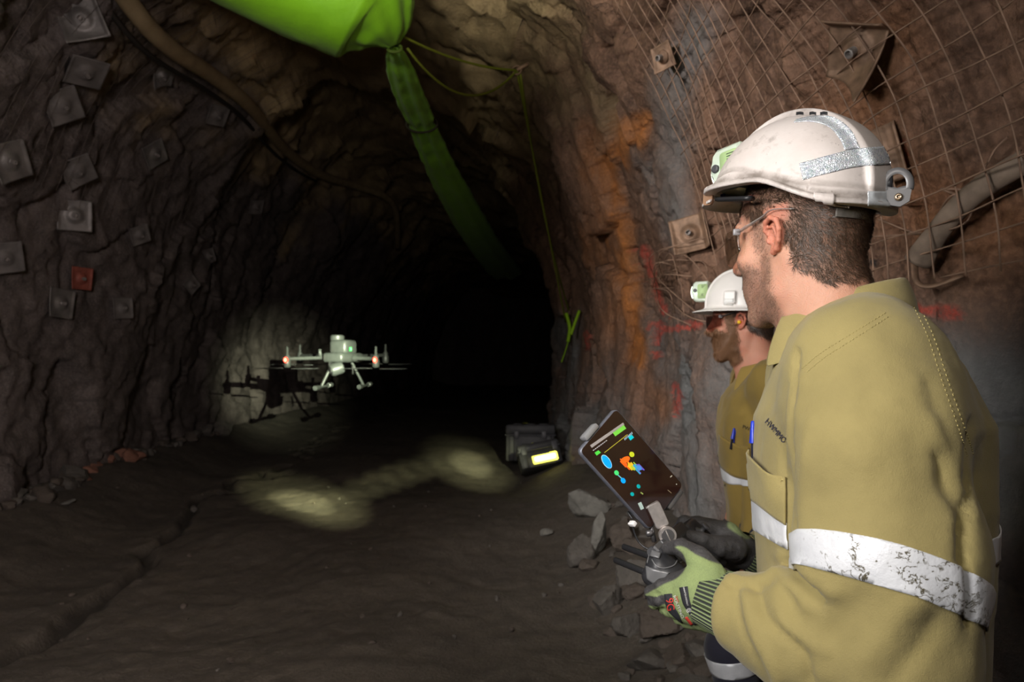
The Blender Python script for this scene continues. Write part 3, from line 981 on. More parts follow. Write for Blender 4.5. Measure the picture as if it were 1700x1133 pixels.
# shirt ------------------------------------------------------------
T1 = [(.80, .580, 1.085, .150, .190), (.95, .566, 1.085, .150, .190), (1.08, .556, 1.080, .156, .200), (1.25, .549, 1.075, .164, .210), (1.36, .553, 1.080, .160, .212), (1.44, .555, 1.09, .125, .175), (1.50, .553, 1.10, .090, .110), (1.535, .553, 1.105, .070, .080)]
def arm1L(p):
    B = A1['bones']
    up = sd_chain(p, [B['shL'] + (0.010, .045, .005), B['shL'] + (.002, .0, -.085), B['elL'] + (.006, .01, .12), B['elL'] + (.004, .004, .0)], [.092, .097, .103, .098], .04)
    fo = sd_chain(p, [B['elL'] + (.0, .01, -.012), B['elL'] * .55 + B['wrL'] * .45 + (.0, 0, -.012), B['wrL'] + (.034, -.034, -.004)], [.096, .082, .060], .03)
    fo = smax(fo, ((p - (B['wrL'] + (.010, -.012, 0))) @ nrm(B['wrL'] - B['elL'])), .012)
    return smin(up, fo, .035)
def arm1R(p):
    B = A1['bones']
    return sd_chain(p, [B['shR'] + (0, -.04, 0), B['shR'], B['elR'], B['wrR'] + (.035, .006, .0)], [.09, .092, .085, .050], .03)
def shirt1(p):
    t = sd_trunk(p, T1, 165, 2.5)
    t = smin(t, sd_chain(p, [A1['bones']['neck'] + (0, .0, -.025), A1['bones']['shL'] + (.012, .05, .015)], [.075, .088], .03), .06)
    t = smin(t, sd_chain(p, [A1['bones']['neck'] + (0, .0, -.025), A1['bones']['shR'] + (0, -.03, .01)], [.075, .085], .03), .06)
    z = p[..., 2]
    a = arm1L(p)
    k = .010 + .055 * sstep(1.28, 1.42, z)
    d = smin(t, a, k)
    d = smin(d, arm1R(p), k)
    d = smax(d, -sd_cap(p, A1['bones']['neck'] + (-.022, .008, .03), A1['bones']['neck'] + (-.055, .02, .2), .069, .12), .012)
    return d
VS, QS = cloth_from(shirt1, (.22, .70, .80), (.85, 1.53, 1.60), .0075)
def shirt_folds(V, Q, folds, seed, amp=.004):
    N = vnormals(V, Q)
    pix = P(V)
    facing = sstep(.0, -.35, (nrm(V - np.array([0, 0, CAM_Z])) * N).sum(-1))
    d = np.zeros(len(V))
    for poly, w, a in folds:
        d += a * np.exp(-(poly_dist(pix, spline(poly, 24)) / w) ** 2) * facing
    d += amp * fbm(V * np.array([1, 1, .45]), 9, 3, seed) + amp * .35 * fbm(V, 26, 3, seed + 5)
    return V + N * d[:, None], N
FOLDS1 = [([(1322, 585), (1312, 700), (1318, 800), (1322, 880)], 5, -.010), ([(1302, 640), (1298, 740), (1303, 800)], 5, -.005),
          ([(1345, 700), (1338, 820), (1322, 900)], 14, .004),
          ([(1312, 938), (1330, 960), (1362, 998)], 7, -.016), ([(1300, 925), (1335, 945), (1385, 985)], 12, .008), ([(1290, 960), (1330, 985), (1345, 1010)], 12, .007),
          ([(1255, 975), (1275, 1030), (1330, 1080), (1345, 1133)], 8, -.008), ([(1235, 985), (1250, 1050), (1290, 1133)], 12, .006),
          ([(1222, 985), (1232, 1040), (1262, 1110), (1280, 1160)], 8, -.006), ([(1290, 985), (1310, 1040), (1370, 1080)], 12, .006),
          ([(1205, 955), (1240, 962), (1300, 950)], 8, .006), ([(1210, 968), (1245, 975), (1290, 965)], 6, -.005),
          ([(1565, 760), (1575, 810), (1600, 850), (1604, 930)], 13, -.008), ([(1555, 700), (1590, 780), (1612, 850)], 14, .004), ([(1540, 640), (1580, 740), (1600, 800)], 12, -.004),
          ([(1616, 700), (1610, 800), (1606, 900), (1612, 1040)], 7, -.008),
          ([(1380, 620), (1440, 600), (1520, 640)], 45, .005), ([(1420, 760), (1460, 900)], 50, .005), ([(1520, 1000), (1440, 1090)], 26, .006), ([(1560, 1040), (1480, 1133)], 20, -.006),
          ([(1430, 1000), (1380, 1060), (1390, 1133)], 22, -.005)]
VS, NS = shirt_folds(VS, QS, FOLDS1, 100)
NS = vnormals(VS, QS)
shirt = mesh_obj('shirt', VS, QS, M_SHIRT, man1, True, dict(dirt=np.clip(.35 * fbm(VS, 6, 4, 6) - .05, 0, .3)))
SF1 = Surf(VS, QS)
# reflective bands: one round the sleeve, one round the chest, cut clean from the cloth surface
def band(V, Q, top_pt, bot_pt, nrm_up, keep, off=.0012, th=.0012, extra=()):
    n = nrm(nrm_up)
    v, nn, f = clip_mesh(V, Q, [(bot_pt, n), (top_pt, -n)] + list(extra), keep)
    return thicken(v, nn, f, off, th)
dA = arm1L(VS) ; dT = sd_trunk(VS, T1, 165, 2.5)
onarm = (dA < dT + .004)
kA = onarm[QS].all(1)
def plane3(a, b, c):
    n = nrm(np.cross(b - a, c - a)); return n if n[2] > 0 else -n
pa, pb, pc = SF1.hit(1325, 880, 90, 1)[0], SF1.hit(1612, 952, 90, -1)[0], SF1.at(1450, 893)[0]
qa, qb, qc = SF1.hit(1318, 938)[0], SF1.hit(1612, 1030, 90, -1)[0], SF1.at(1440, 966)[0]
n_t = plane3(pa, pb, pc); n_b = plane3(qa, qb, qc)
v, nn, f = clip_mesh(VS, QS, [((qa + qb + qc) / 3, n_b), ((pa + pb + pc) / 3, -n_t), (np.array([0, 0, CAM_Z]), nrm([1, -(1313 - 850) / F, 0]))], kA)
if len(v):
    keepv = v[:, 0] < .78
    V_, F_ = thicken(v, nn, f, .0015, .0014)
    wear = np.clip(sstep(1310, 1400, P(V_)[:, 0]) * (1 - .3 * sstep(1590, 1640, P(V_)[:, 0])), 0, 1)
    mesh_obj('reflective_tape', V_, F_, M_TAPE_W, shirt, True, dict(wear=wear))
ca, cb = SF1.hit(1243, 815), SF1.hit(1309, 874)
da, db = SF1.hit(1243, 872), SF1.hit(1305, 915)
kT = (~onarm)[QS].all(1)
lv = frame(165)[:, 0]
n1_ = nrm(np.cross(cb[0] - ca[0], lv)); n1_ = n1_ * np.sign(n1_[2]); n2_ = nrm(np.cross(db[0] - da[0], lv)); n2_ = n2_ * np.sign(n2_[2])
def side_plane(px, keep_left):
    d = np.array([(px - 850) / F, 1, 0]); n = np.array([-d[1], d[0], 0]) * (1 if keep_left else -1)
    return (np.array([0, 0, CAM_Z]), nrm(n))
V2_, F2_ = [], []
for px_, left_ in ((1316, True), (1606, False)):
    if left_:
        ray = lambda x, y: W(x, y, 1.0) - np.array([0, 0, CAM_Z])
        eye = np.array([0, 0, CAM_Z]); nt_ = nrm(np.cross(ray(1237, 815), ray(1318, 877))); nb_ = nrm(np.cross(ray(1237, 871), ray(1318, 919)))
        pl2 = [(eye, nb_ * np.sign(nb_[2])), (eye, -nt_ * np.sign(nt_[2]))]
    else:
        pl2 = [(da[0], n2_), (ca[0], -n1_)]
    v, nn, f = clip_mesh(VS, QS, pl2 + [side_plane(px_, left_)], kT)
    if len(v) > 3:
        V_, F_ = thicken(v, nn, f, .0015, .0014)
        mesh_obj('reflective_tape', V_, F_, M_TAPE, shirt, True)
# collar
def collar_mesh(center, R, az, prof, seg=64, gap=40):
    """folded collar: profile rows (radius offset, height) swept round the neck, open in front"""
    rows = []
    for k in range(seg):
        t = math.radians(gap / 2 + (360 - gap) * k / (seg - 1))
        ca, sa = math.cos(t), math.sin(t)
        rows.append([(ca, sa, r, h, t) for r, h in prof])
    return rows
cx0 = A1['bones']['neck'] + np.array([-.008, .004, .034])
f0 = frame(160)
def build_collar(parent, c, Rm, ra, rb, m, tilt, gap=56, drop=.045, seg=72, name='collar'):
    prof = [(-.004, -.018), (.000, .004), (.003, .020), (.008, .0265), (.014, .024), (.020, .010), (.027, -.010), (.034, -drop)]
    V = []
    for k in range(seg):
        t = math.radians(gap / 2 + (360 - gap) * k / (seg - 1))
        back = .5 - .5 * math.cos(t)
        fr = max(0, math.cos(t))
        for r, h in prof:
            hh = h * (1 + .15 * fr) + tilt * (-math.cos(t)) - .02 * fr * (1 if h < 0 else .6)
            rr = r * (1 + .9 * fr)
            V.append(c + Rm @ np.array([(ra + rr) * math.cos(t), (rb + rr) * math.sin(t), hh]))
    V = np.array(V)
    f = grid_faces(seg, len(prof)).tolist()
    me = mesh_obj(name, V, f, m, parent, True)
    so = me.modifiers.new('thickness', 'SOLIDIFY'); so.thickness = .0022
    ss = me.modifiers.new('round', 'SUBSURF'); ss.levels = 1; ss.render_levels = 2
    return me, V
col, VC = build_collar(shirt, cx0, f0, .078, .082, M_SHIRT, .022, 60, .052)
# pocket on the chest, pen in it
v, f = drape(SF1, [(1239, 747), (1262, 762), (1288, 788), (1308, 793)], [(1239, 822), (1262, 838), (1288, 858), (1308, 872)], 22, 16, .003, .0025,
             bulge=lambda a, b: .010 * (1 - b) ** 1.5 * math.sin(math.pi * min(1, a * .9 + .1)))
mesh_obj('pocket', v, f, M_SHIRT, shirt, True, dict(dirt=np.zeros(len(v))))
tube_on(SF1, [(1241, 754), (1264, 770), (1290, 797), (1308, 801)], .008, .0006, 50, 4, None, True).build('stitching', M_THREAD, shirt, True)
for poly, n in (([(1332, 612), (1365, 585), (1418, 552), (1470, 520)], 60), ([(1340, 618), (1372, 592), (1424, 559), (1474, 527)], 60),
                ([(1512, 500), (1540, 560), (1566, 640), (1594, 720), (1606, 760)], 80), ([(1520, 498), (1549, 558), (1576, 640), (1603, 716), (1616, 756)], 80)):
    tube_on(SF1, poly, .0004, .0006, n, 4, None, True).build('stitching', M_THREAD, shirt, True)
v, f = text_on(SF1, 'HWMMO', (1289, 716), (7.5, 8.5), (9.0, -10.5), .0016)
mesh_obj('lettering', v, f, M_INK, shirt, False)

# trousers and boots (below the picture)
def trousers_f(B, core):
    def f(p):
        d = sd_trunk(p, core, A1['az'], 2.2)
        for s in 'LR':
            d = smin(d, sd_chain(p, [B['hip' + s], B['kn' + s], B['an' + s] + (0, 0, .0)], [.105, .078, .07], .03), .03)
        return smax(d, .05 - p[..., 2], .01)
    return f
def boots(B, parent, lo=.0):
    for s in 'LR':
        a, t = B['an' + s], B['to' + s]
        def f(p):
            d = sd_chain(p, [a + (0, 0, .10), a + (0, 0, .0), (a + t) / 2 + (0, 0, -.005), t], [.055, .055, .048, .045], .03)
            d = smin(d, sd_cap(p, a + (0, 0, -.04), t + (0, 0, -.02), .045, .042), .02)
            return smax(d, (lo + .002) - p[..., 2], .006)
        V, Q = cloth_from(f, np.minimum(a, t) - .09, np.maximum(a, t) + (.09, .09, .2), .011)
        bo = mesh_obj('boot', V, Q, M_BOOT, parent, True)
def floor_min(x, y): return floor_at(x, y)
Vt, Qt = cloth_from(trousers_f(A1['bones'], [(.80, .570, 1.08, .125, .165), (.90, .565, 1.08, .135, .175), (1.02, .56, 1.08, .13, .17)]), (.32, .80, .02), (.82, 1.38, 1.06), .014)
mesh_obj('trousers', Vt, Qt, M_NAVY, man1, True, dict(dirt=np.zeros(len(Vt))))
boots(A1['bones'], man1, .02)
# ---------------------------------------------------------------- helmet of the nearer man
HO = np.array([.4665, 1.132, 1.69]); HRm = frame(124, 6)
def hloc(x, y, z): return HO + HRm @ np.array([x, y, z])
def dome(q, ax, ay, az, z0=.028, e=2.25, ez=1.94):
    z = np.maximum(q[..., 2] - z0, 0) / az
    rxy = ((np.abs(q[..., 0]) / ax) ** e + (np.abs(q[..., 1]) / ay) ** e) ** (1 / e)
    r = (rxy ** ez + z ** ez) ** (1 / ez)
    return (r - 1) * min(ax, ay, az)
def zb1(x): return .003 + .036 * sstep(-.125, .0, x)
def helmet1(p):
    q = (p - HO) @ HRm
    x, y, z = q[..., 0], q[..., 1], q[..., 2]
    d = dome(q, .138, .112, .133)
    ln = .050 + .010 * sstep(-.02, .08, x) - .030 * sstep(-.02, -.12, x) + .006 * np.sin(x * 40)
    d = d - .0042 * sstep(ln + .003, ln - .003, z) - .0028 * sstep(-.085, -.089, x) * sstep(ln + .02, ln, z)
    cr = smax(dome(q, .147, .2, .1405), np.abs(y) - .031 + .006 * sstep(.0, .1, x), .006)
    d = smin(d, cr, .004)
    d = smax(d, -dome(q, .131, .105, .126), .002)                          # hollow
    d = smax(d, zb1(x) - z, .002)
    r2 = ((np.abs(x) / .138) ** 2.25 + (np.abs(y) / .112) ** 2.25) ** (1 / 2.25)
    rim = smax(smax(np.abs(z - zb1(x) - .003) - .0042, (r2 - 1) * .112 - .0125, .002), -((r2 - 1) * .112 + .006), .002)
    d = smin(d, rim, .003)
    # peak
    pz = zb1(x) - .006 - (x - .12) * .22 - y * y * 2.2
    pk = smax(np.abs(z - pz - .004) - .0030, np.sqrt((np.maximum(x - .05, 0) / .126) ** 2 + (y / .085) ** 2) * .1 - .1, .002)
    pk = smax(pk, .118 - x - .0 * y, .003)
    return smin(d, pk, .003)
VH, QH = cloth_from(helmet1, HO - .21, HO + (.21, .21, .215), .0024)
gm = NT('helmet_dirty_white')
a1 = gm.noise(28, 6, .7); a2 = gm.noise(160, 4, .6); a3 = gm.noise(9, 5, .65)
cc = gm.mix(gm.rng(a3, .35, .7), (.66, .60, .575), (.56, .50, .47))
cc = gm.mix(gm.rng(a1, .56, .72, 0, .6), cc, (.22, .19, .17))
cc = gm.mix(gm.rng(a2, .68, .76, 0, .8), cc, (.10, .085, .075))
cc = gm.mix(gm.math('MULTIPLY', gm.attr('grime'), gm.rng(a1, .3, .6, .3, 1)), cc, (.15, .125, .105))
M_HELM = gm.out(Base_Color=cc, Roughness=gm.rng(a3, .3, .7, .32, .48), Normal=gm.bump(a2, .0004))
qh = (VH - HO) @ HRm
grime = sstep(.012, .002, np.abs(qh[:, 2] - zb1(qh[:, 0]) - .010)) * .75 * (qh[:, 0] < .1)
lnh = .050 + .010 * sstep(-.02, .08, qh[:, 0]) - .030 * sstep(-.02, -.12, qh[:, 0]) + .006 * np.sin(qh[:, 0] * 40)
grime = np.maximum(grime, .5 * sstep(.007, .001, np.abs(qh[:, 2] - lnh - .004)))
grime = np.maximum(grime, .45 * sstep(.006, .0015, np.abs(np.abs(qh[:, 1]) - .033)) * (qh[:, 2] > .07))
helm = mesh_obj('hard_hat', VH, QH, M_HELM, man1, True, dict(grime=np.clip(grime, 0, 1)))
SH = Surf(VH, QH)
def retro_mat():
    g = NT('silver_retroreflector')
    v = g.voro(320, None, 'F1', 'Color'); e = g.voro(320, None, 'DISTANCE_TO_EDGE'); n = g.noise(90, 4, .6)
    c = g.mix(g.rng(n, .35, .65), (.50, .56, .63), (.78, .82, .86))
    c = g.mix(g.rng(e, 0, .09, .7, 0), c, (.86, .88, .90))
    c = g.mix(.06, c, v)
    return g.out(Base_Color=c, Roughness=.25, Metallic=.35, Normal=g.bump(e, .002))
M_RETRO = retro_mat()
v, f = drape(SH, [(1327, 272), (1370, 260), (1420, 248), (1481, 243)], [(1333, 299), (1375, 288), (1424, 277), (1482, 273)], 40, 10, .0006, .0008)
mesh_obj('reflective_sticker', v, f, M_RETRO, helm)
v, f = drape(SH, [(1322, 199), (1352, 193), (1385, 195), (1412, 215), (1428, 246)], [(1318, 204), (1348, 203), (1376, 212), (1394, 232), (1402, 250)], 40, 8, .0006, .0008)
mesh_obj('reflective_sticker', v, f, M_RETRO, helm)
v, f = drape(SH, [(1350, 322), (1366, 322), (1384, 323)], [(1350, 340), (1367, 341), (1384, 342)], 14, 8, .0008, .003)
mesh_obj('side_plate', v, f, M_HELM, helm, True, dict(grime=np.full(len(v), .05)))
v, f = drape(SH, [(1440, 318), (1456, 318), (1472, 318)], [(1440, 342), (1456, 344), (1480, 345)], 14, 8, .0005, .0006)
mesh_obj('silver_sticker', v, f, mat('dull_silver', (.62, .65, .68), .35, .3, var=.15, vscale=90), helm)
M_BLACKP = mat('black_plastic', (.018, .018, .020), .4)
M_DARKP = mat('dark_grey_plastic', (.055, .055, .060), .45, var=.15, vscale=60)
for a, b in ((1322, 1334), (1344, 1355), (1362, 1374)):
    v, f = drape(SH, [(a, 186.5), ((a + b) / 2, 185.5), (b, 186.5)], [(a, 191.5), ((a + b) / 2, 190.5), (b, 191.5)], 6, 4, .0004, .0004)
    mesh_obj('vent', v, f, M_BLACKP, helm)
# badge and brow clip at the front
mb = MB(); mb.prism(rrect(.020, .030, .006), .005, np.stack([HRm[:, 0], HRm[:, 2], HRm[:, 1]], 1), hloc(.128, .060, .036)); mb.build('brow_clip', mat('tan_plastic', (.30, .17, .10), .5), helm, True, sharp=40)
v, f = drape(SH, [(1196, 323), (1204, 321)], [(1196, 331), (1204, 330)], 4, 4, .0004, .0008)
mesh_obj('blue_badge', v, f, mat('blue_badge', (.03, .03, .30), .4), helm)
mb = MB(); mb.tube([hloc(.085 - k * .011, .088 + .012 * k / 6, .024 - .001 * k) for k in range(8)], .0085, 8, flat=.5); mb.build('inner_strap', M_BLACKP, helm, True)
# harness band showing under the back of the shell
Vb = []
for k in range(60):
    t = math.radians(150 + 60 * k / 59)
    for h in (.012, -.013): Vb.append(hloc(.122 * math.cos(t), .101 * math.sin(t), h))
mb = MB(); mb.add(Vb, grid_faces(60, 2).tolist()); hb = mb.build('headband', mat('grey_webbing', (.23, .21, .19), .8, var=.3, vscale=90), helm, True)
so = hb.modifiers.new('thickness', 'SOLIDIFY'); so.thickness = .003
# cable bracket on the back
def ring(c, R, ra, rb, r, n=28, a0=0, a1=360, seg=8, flat=1.0):
    pts = [c + R @ np.array([ra * math.cos(math.radians(a)), rb * math.sin(math.radians(a)), 0]) for a in np.linspace(a0, a1, n)]
    return pts
Rb = np.stack([nrm([.75, -.35, .0]), np.array([0, 0, 1.]), nrm(np.cross([.75, -.35, 0], [0, 0, 1.]))], 1)
bc = SH.hit(1478, 310, sgn=-1)[0] + np.array([.004, -.010, .0])
mb = MB(); mb.tube(ring(bc, Rb, .0175, .021, .003, a0=-20, a1=200), .0032, 8, flat=1.9)
mb.tube([bc + Rb @ np.array([-.017, -.004, 0]), bc + Rb @ np.array([0, -.010, 0]), bc + Rb @ np.array([.017, -.007, 0])], .003, 8, flat=1.9)
mb.prism([(-.020, -.006), (.019, -.009), (.016, -.026), (.004, -.033), (-.008, -.030)], .006, Rb, bc - Rb[:, 2] * .003)
br = mb.build('cable_bracket', mat('grey_bracket', (.15, .147, .15), .38, .2), man1, True, sharp=45)
mb = MB(); mb.lathe([(.0058, 0), (.0058, .0025), (.004, .0045), (.0022, .0045), (.0018, .003)], bc + Rb @ np.array([.002, -.019, .003]), Rb[:, 2], 16)
mb.build('rivet', mat('brass_rivet', (.55, .42, .30), .25, .9), br, True)
mb = MB(); mb.prism(rrect(.010, .022, .004), .002, np.stack([Rb[:, 0] * .9 + Rb[:, 1] * .3, Rb[:, 1], Rb[:, 2]], 1), bc + Rb @ np.array([-.010, .004, .0])); mb.build('rubber_pad', M_BLACKP, br, True)

# cap lamp: clear pale green case, lens, button
M_LAMP = NT('pale_green_clear_case'); M_LAMP.b.inputs['Transmission Weight'].default_value = .35
M_LAMP = M_LAMP.out(Base_Color=(.72, .84, .70), Roughness=.22)
M_LAMPIN = mat('lamp_core', (.42, .58, .28), .5)
M_LENS = mat('lamp_lens', (.9, .95, .9), .1, emit=(.95, 1, .85), estr=3)
M_LABEL = mat('label_ink', (.03, .05, .03), .6)
def cap_lamp(parent, c, R, s=1.0):
    """R columns: forward, left, up"""
    Rs = np.stack([R[:, 0], R[:, 2], R[:, 1]], 1)
    out = [(-.026, -.030), (-.020, -.036), (.018, -.036), (.026, -.030), (.029, -.012), (.033, -.004), (.033, .012), (.029, .020), (.026, .030), (.018, .036), (-.026, .036)]
    mb = MB(); mb.prism([(a * s, b * s) for a, b in out], .060 * s, Rs, c - R[:, 1] * .030 * s, .005 * s)
    o = mb.build('cap_lamp', M_LAMP, parent, True, sharp=35)
    mb = MB(); mb.prism(rrect(.036 * s, .052 * s, .006 * s), .0015 * s, Rs, c + R[:, 1] * .0302 * s + R[:, 0] * -.008 * s); mb.build('circuit_panel', M_LAMPIN, o, True)
    mb = MB(); mb.lathe([(.0068 * s, 0), (.0068 * s, .003 * s), (.0052 * s, .0045 * s), (.003 * s, .004 * s)], c + R[:, 1] * .0305 * s + R[:, 0] * .019 * s + R[:, 2] * .004 * s, R[:, 1], 20); mb.build('switch_button', M_DARKP, o, True)
    mb = MB(); mb.lathe([(.022 * s, 0), (.022 * s, .003 * s), (.017 * s, .005 * s)], c + R[:, 0] * .033 * s, R[:, 0], 24); mb.build('lens', M_LENS, o, True)
    for k, (h, w) in enumerate(((.021, .016), (.017, .011), (.013, .007), (-.010, .009), (-.013, .006), (-.016, .008))):
        mb = MB(); mb.box(c + R[:, 1] * .0322 * s + R[:, 2] * h * s + R[:, 0] * (-.004 - w / 2) * s, (w * s, .0004, .0012 * s), R); mb.build('print', M_LABEL, o)
    return o
LC1 = hloc(.117, .004, .088)
lamp1 = cap_lamp(man1, LC1, frame(124, -4), 1.10)
mb = MB(); mb.box(hloc(.090, .004, .075), (.03, .03, .035), HRm, .006); mb.build('lamp_bracket', M_HELM, man1, True)

# safety glasses
M_GLASS = bpy.data.materials.new('clear_lens'); M_GLASS.use_nodes = True
def _lens(m, tint, gl):
    t = m.node_tree; t.nodes.clear()
    o = t.nodes.new('ShaderNodeOutputMaterial'); mx = t.nodes.new('ShaderNodeMixShader'); tr = t.nodes.new('ShaderNodeBsdfTransparent'); g = t.nodes.new('ShaderNodeBsdfGlossy')
    fr = t.nodes.new('ShaderNodeLayerWeight'); fr.inputs['Blend'].default_value = gl
    ml = t.nodes.new('ShaderNodeMath'); ml.operation = 'MULTIPLY'; ml.inputs[1].default_value = .30
    tr.inputs['Color'].default_value = (*tint, 1); g.inputs['Roughness'].default_value = .06; g.inputs['Color'].default_value = (.8, .8, .8, 1)
    t.links.new(fr.outputs['Facing'], ml.inputs[0]); t.links.new(ml.outputs[0], mx.inputs[0]); t.links.new(tr.outputs[0], mx.inputs[1]); t.links.new(g.outputs[0], mx.inputs[2]); t.links.new(mx.outputs[0], o.inputs[0])
    return m
_lens(M_GLASS, (.90, .88, .85), .35)
M_FRAME = mat('clear_grey_frame', (.34, .30, .28), .2, alpha=.55, spec=.7)
def safety_glasses(parent, loc, s=1.0, lens=M_GLASS, tm=None):
    g = MB()
    V = []; nu, nv = 40, 12
    for i in range(nu):
        t = math.radians(-78 + 156 * i / (nu - 1))
        for j in range(nv):
            h = j / (nv - 1)
            top = .036 - .004 * abs(math.sin(t)); bot = -.016 + .020 * math.exp(-(math.sin(t) / .16) ** 2) + .012 * abs(math.sin(t)) ** 4
            z = bot + (top - bot) * h
            bul = 1 + .03 * math.sin(math.pi * h)
            V.append(loc(.040 + .082 * math.cos(t) * bul, .0765 * math.sin(t), z))
    g.add(V, grid_faces(nu, nv).tolist())
    o = g.build('safety_glasses', lens, parent, True)
    so = o.modifiers.new('thickness', 'SOLIDIFY'); so.thickness = .0022
    for sgn in (1, -1):
        g = MB(); pts = spline([(.058, .076 * sgn, .026), (.035, .080 * sgn, .030), (.008, .0825 * sgn, .036), (-.012, .086 * sgn, .041), (-.045, .081 * sgn, .034)], 24)
        g.tube([loc(*p) for p in pts], np.interp(np.linspace(0, 1, 24), [0, .35, .6, 1], [.0048, .0040, .0026, .0022]), 8, flat=.45)
        g.build('temple', tm or M_FRAME, o, True)
        g = MB(); g.box(loc(.060, .0775 * sgn, .026), (.012, .006, .011), None, .002); g.build('hinge', mat('smoke_hinge', (.25, .24, .25), .3, spec=.6), o, True)
    return o
safety_glasses(man1, loc1)

# ---------------------------------------------------------------- gloves
def hand_glove(name, parent, step, palm, fingers, wrist, mats, paint, k=.006):
    """palm: list of (center, radius) blobs chained; fingers: list of (points, radii)"""
    def f(p):
        d = None
        for a, b, ra, rb in palm:
            e = sd_cap(p, a, b, ra, rb)
            d = e if d is None else smin(d, e, .014)
        for pts, rad in fingers:
            d = smin(d, sd_chain(p, pts, rad, .004), k)
        return d
    allp = np.concatenate([np.array(q[0]) for q in fingers] + [np.array([a[0], a[1]]) for a in palm])
    V, Q = cloth_from(f, allp.min(0) - .05, allp.max(0) + .05, step)
    V = V + vnormals(V, Q) * (.0007 * fbm(V, 90, 3, 4))[:, None]
    return mesh_obj(name, V, Q, mats, parent, True, paint(V, vnormals(V, Q))), V, Q
def glove_mat():
    g = NT('knit_glove_with_black_palm')
    n = g.noise(30, 4, .6); kn = g.noise(1.0, 2, .5, g.mapping((1500, 500, 500))); n3 = g.noise(260, 4, .7)
    grn = g.mix(g.rng(n, .3, .7), (.275, .345, .135), (.215, .275, .115))
    grn = g.mix(g.rng(kn, .4, .7, 0, .45), grn, (.15, .19, .085))
    blk = g.mix(g.rng(n3, .4, .7), (.040, .038, .040), (.070, .066, .066))
    c = g.mix(g.attr('coat'), grn, blk)
    return g.out(Base_Color=c, Roughness=g.rng(g.attr('coat'), 0, 1, .9, .55), Normal=g.bump(g.math('ADD', kn, n3), .0010))
M_GLOVE = glove_mat()
def cuff_mat():
    g = NT('ribbed_cuff')
    s = g.math('SINE', g.math('MULTIPLY', g.attr('rib'), 6.2832))
    c = g.mix(g.rng(s, -.25, .35), (.030, .034, .030), (.20, .255, .115))
    return g.out(Base_Color=c, Roughness=.9, Normal=g.bump(s, .0015))
M_CUFF = cuff_mat()

wr = A1['bones']['wrL']
PL = lambda x, y, d: W(x, y, d)
palmL = [(PL(1200, 1000, 1.030), PL(1165, 985, 1.045), .036, .036),
         (PL(1165, 965, 1.045), PL(1125, 968, 1.075), .026, .017), (PL(1168, 990, 1.045), PL(1120, 992, 1.072), .030, .018),
         (PL(1175, 1012, 1.040), PL(1126, 1012, 1.075), .030, .017), (PL(1185, 1026, 1.045), PL(1142, 1028, 1.085), .024, .015)]
fingL = [([PL(1125, 966, 1.075), PL(1100, 975, 1.085), PL(1082, 984, 1.110), PL(1079, 987, 1.140)], [.0125, .0118, .0110, .0095]),
         ([PL(1122, 984, 1.072), PL(1098, 996, 1.088), PL(1086, 1000, 1.115), PL(1090, 995, 1.145)], [.0128, .0115, .0105, .0095]),
         ([PL(1126, 1008, 1.075), PL(1112, 1012, 1.092), PL(1104, 1010, 1.120), PL(1106, 1000, 1.145)], [.0125, .0115, .0105, .0095]),
         ([PL(1142, 1026, 1.085), PL(1128, 1026, 1.105), PL(1122, 1018, 1.128), PL(1124, 1006, 1.148)], [.0118, .0105, .0095, .0085]),
         ([PL(1182, 960, 1.035), PL(1160, 928, 1.055), PL(1132, 909, 1.090), PL(1108, 910, 1.122)], [.0245, .0190, .0135, .0105])]
def paintL(V, N):
    p = P(V)
    w = .5 * fbm(V, 80, 2, 5)
    coat = np.zeros(len(V))
    # coated zone: thumb, web and finger tips towards the palm
    edge = spline([(1232, 938), (1195, 934), (1160, 921), (1135, 906), (1118, 908), (1132, 922), (1136, 940), (1124, 957), (1098, 970), (1066, 988)], 60)
    d = poly_dist(p, edge)
    inside = np.zeros(len(V), bool)
    poly = np.vstack([edge, [(1040, 985), (1040, 850), (1232, 850)]])
    x, y = p[:, 0], p[:, 1]
    j = len(poly) - 1
    for i in range(len(poly)):
        xi, yi = poly[i]; xj, yj = poly[j]
        c = ((yi > y) != (yj > y)) & (x < (xj - xi) * (y - yi) / (yj - yi + 1e-12) + xi)
        inside ^= c; j = i
    s = np.where(inside, d, -d)
    coat = sstep(-4, -1, s + w)
    coat = np.maximum(coat, px_mask(p, [(1070, 997), (1092, 1000), (1100, 996)], 9, .2))
    coat = np.maximum(coat, sstep(.25, .5, N[:, 1]))
    return dict(coat=coat)
gl, VG, QG = hand_glove('glove', man1, .0021, palmL, fingL, wr, M_GLOVE, paintL)
tag(gl, 'green knit glove with grey coated fingers on the left hand')
SG = Surf(VG, QG)
# ribbed cuff
def cuff(parent, a, b, ra, rb, n=96, m=16):
    a = np.asarray(a); b = np.asarray(b); t = nrm(b - a); u = nrm(np.cross(t, [0, 0, 1.])); w = np.cross(t, u)
    V, rib = [], []
    for i in range(n):
        an = 2 * math.pi * i / n
        for j in range(m):
            h = j / (m - 1)
            r = (ra + (rb - ra) * h) * (1 + .012 * math.sin(an * 3)) + .0010 * math.sin(44 * an)
            V.append(a + (b - a) * h + r * (1.0 * u * math.cos(an) + 1.0 * w * math.sin(an))); rib.append(44 * i / n)
    f = [[i * m + j, ((i + 1) % n) * m + j, ((i + 1) % n) * m + j + 1, i * m + j + 1] for i in range(n) for j in range(m - 1)]
    return mesh_obj('cuff', V, f, M_CUFF, parent, True, dict(rib=np.array(rib)))
cuff(gl, PL(1166, 988, 1.046), PL(1215, 1008, 1.02), .0425, .0500)
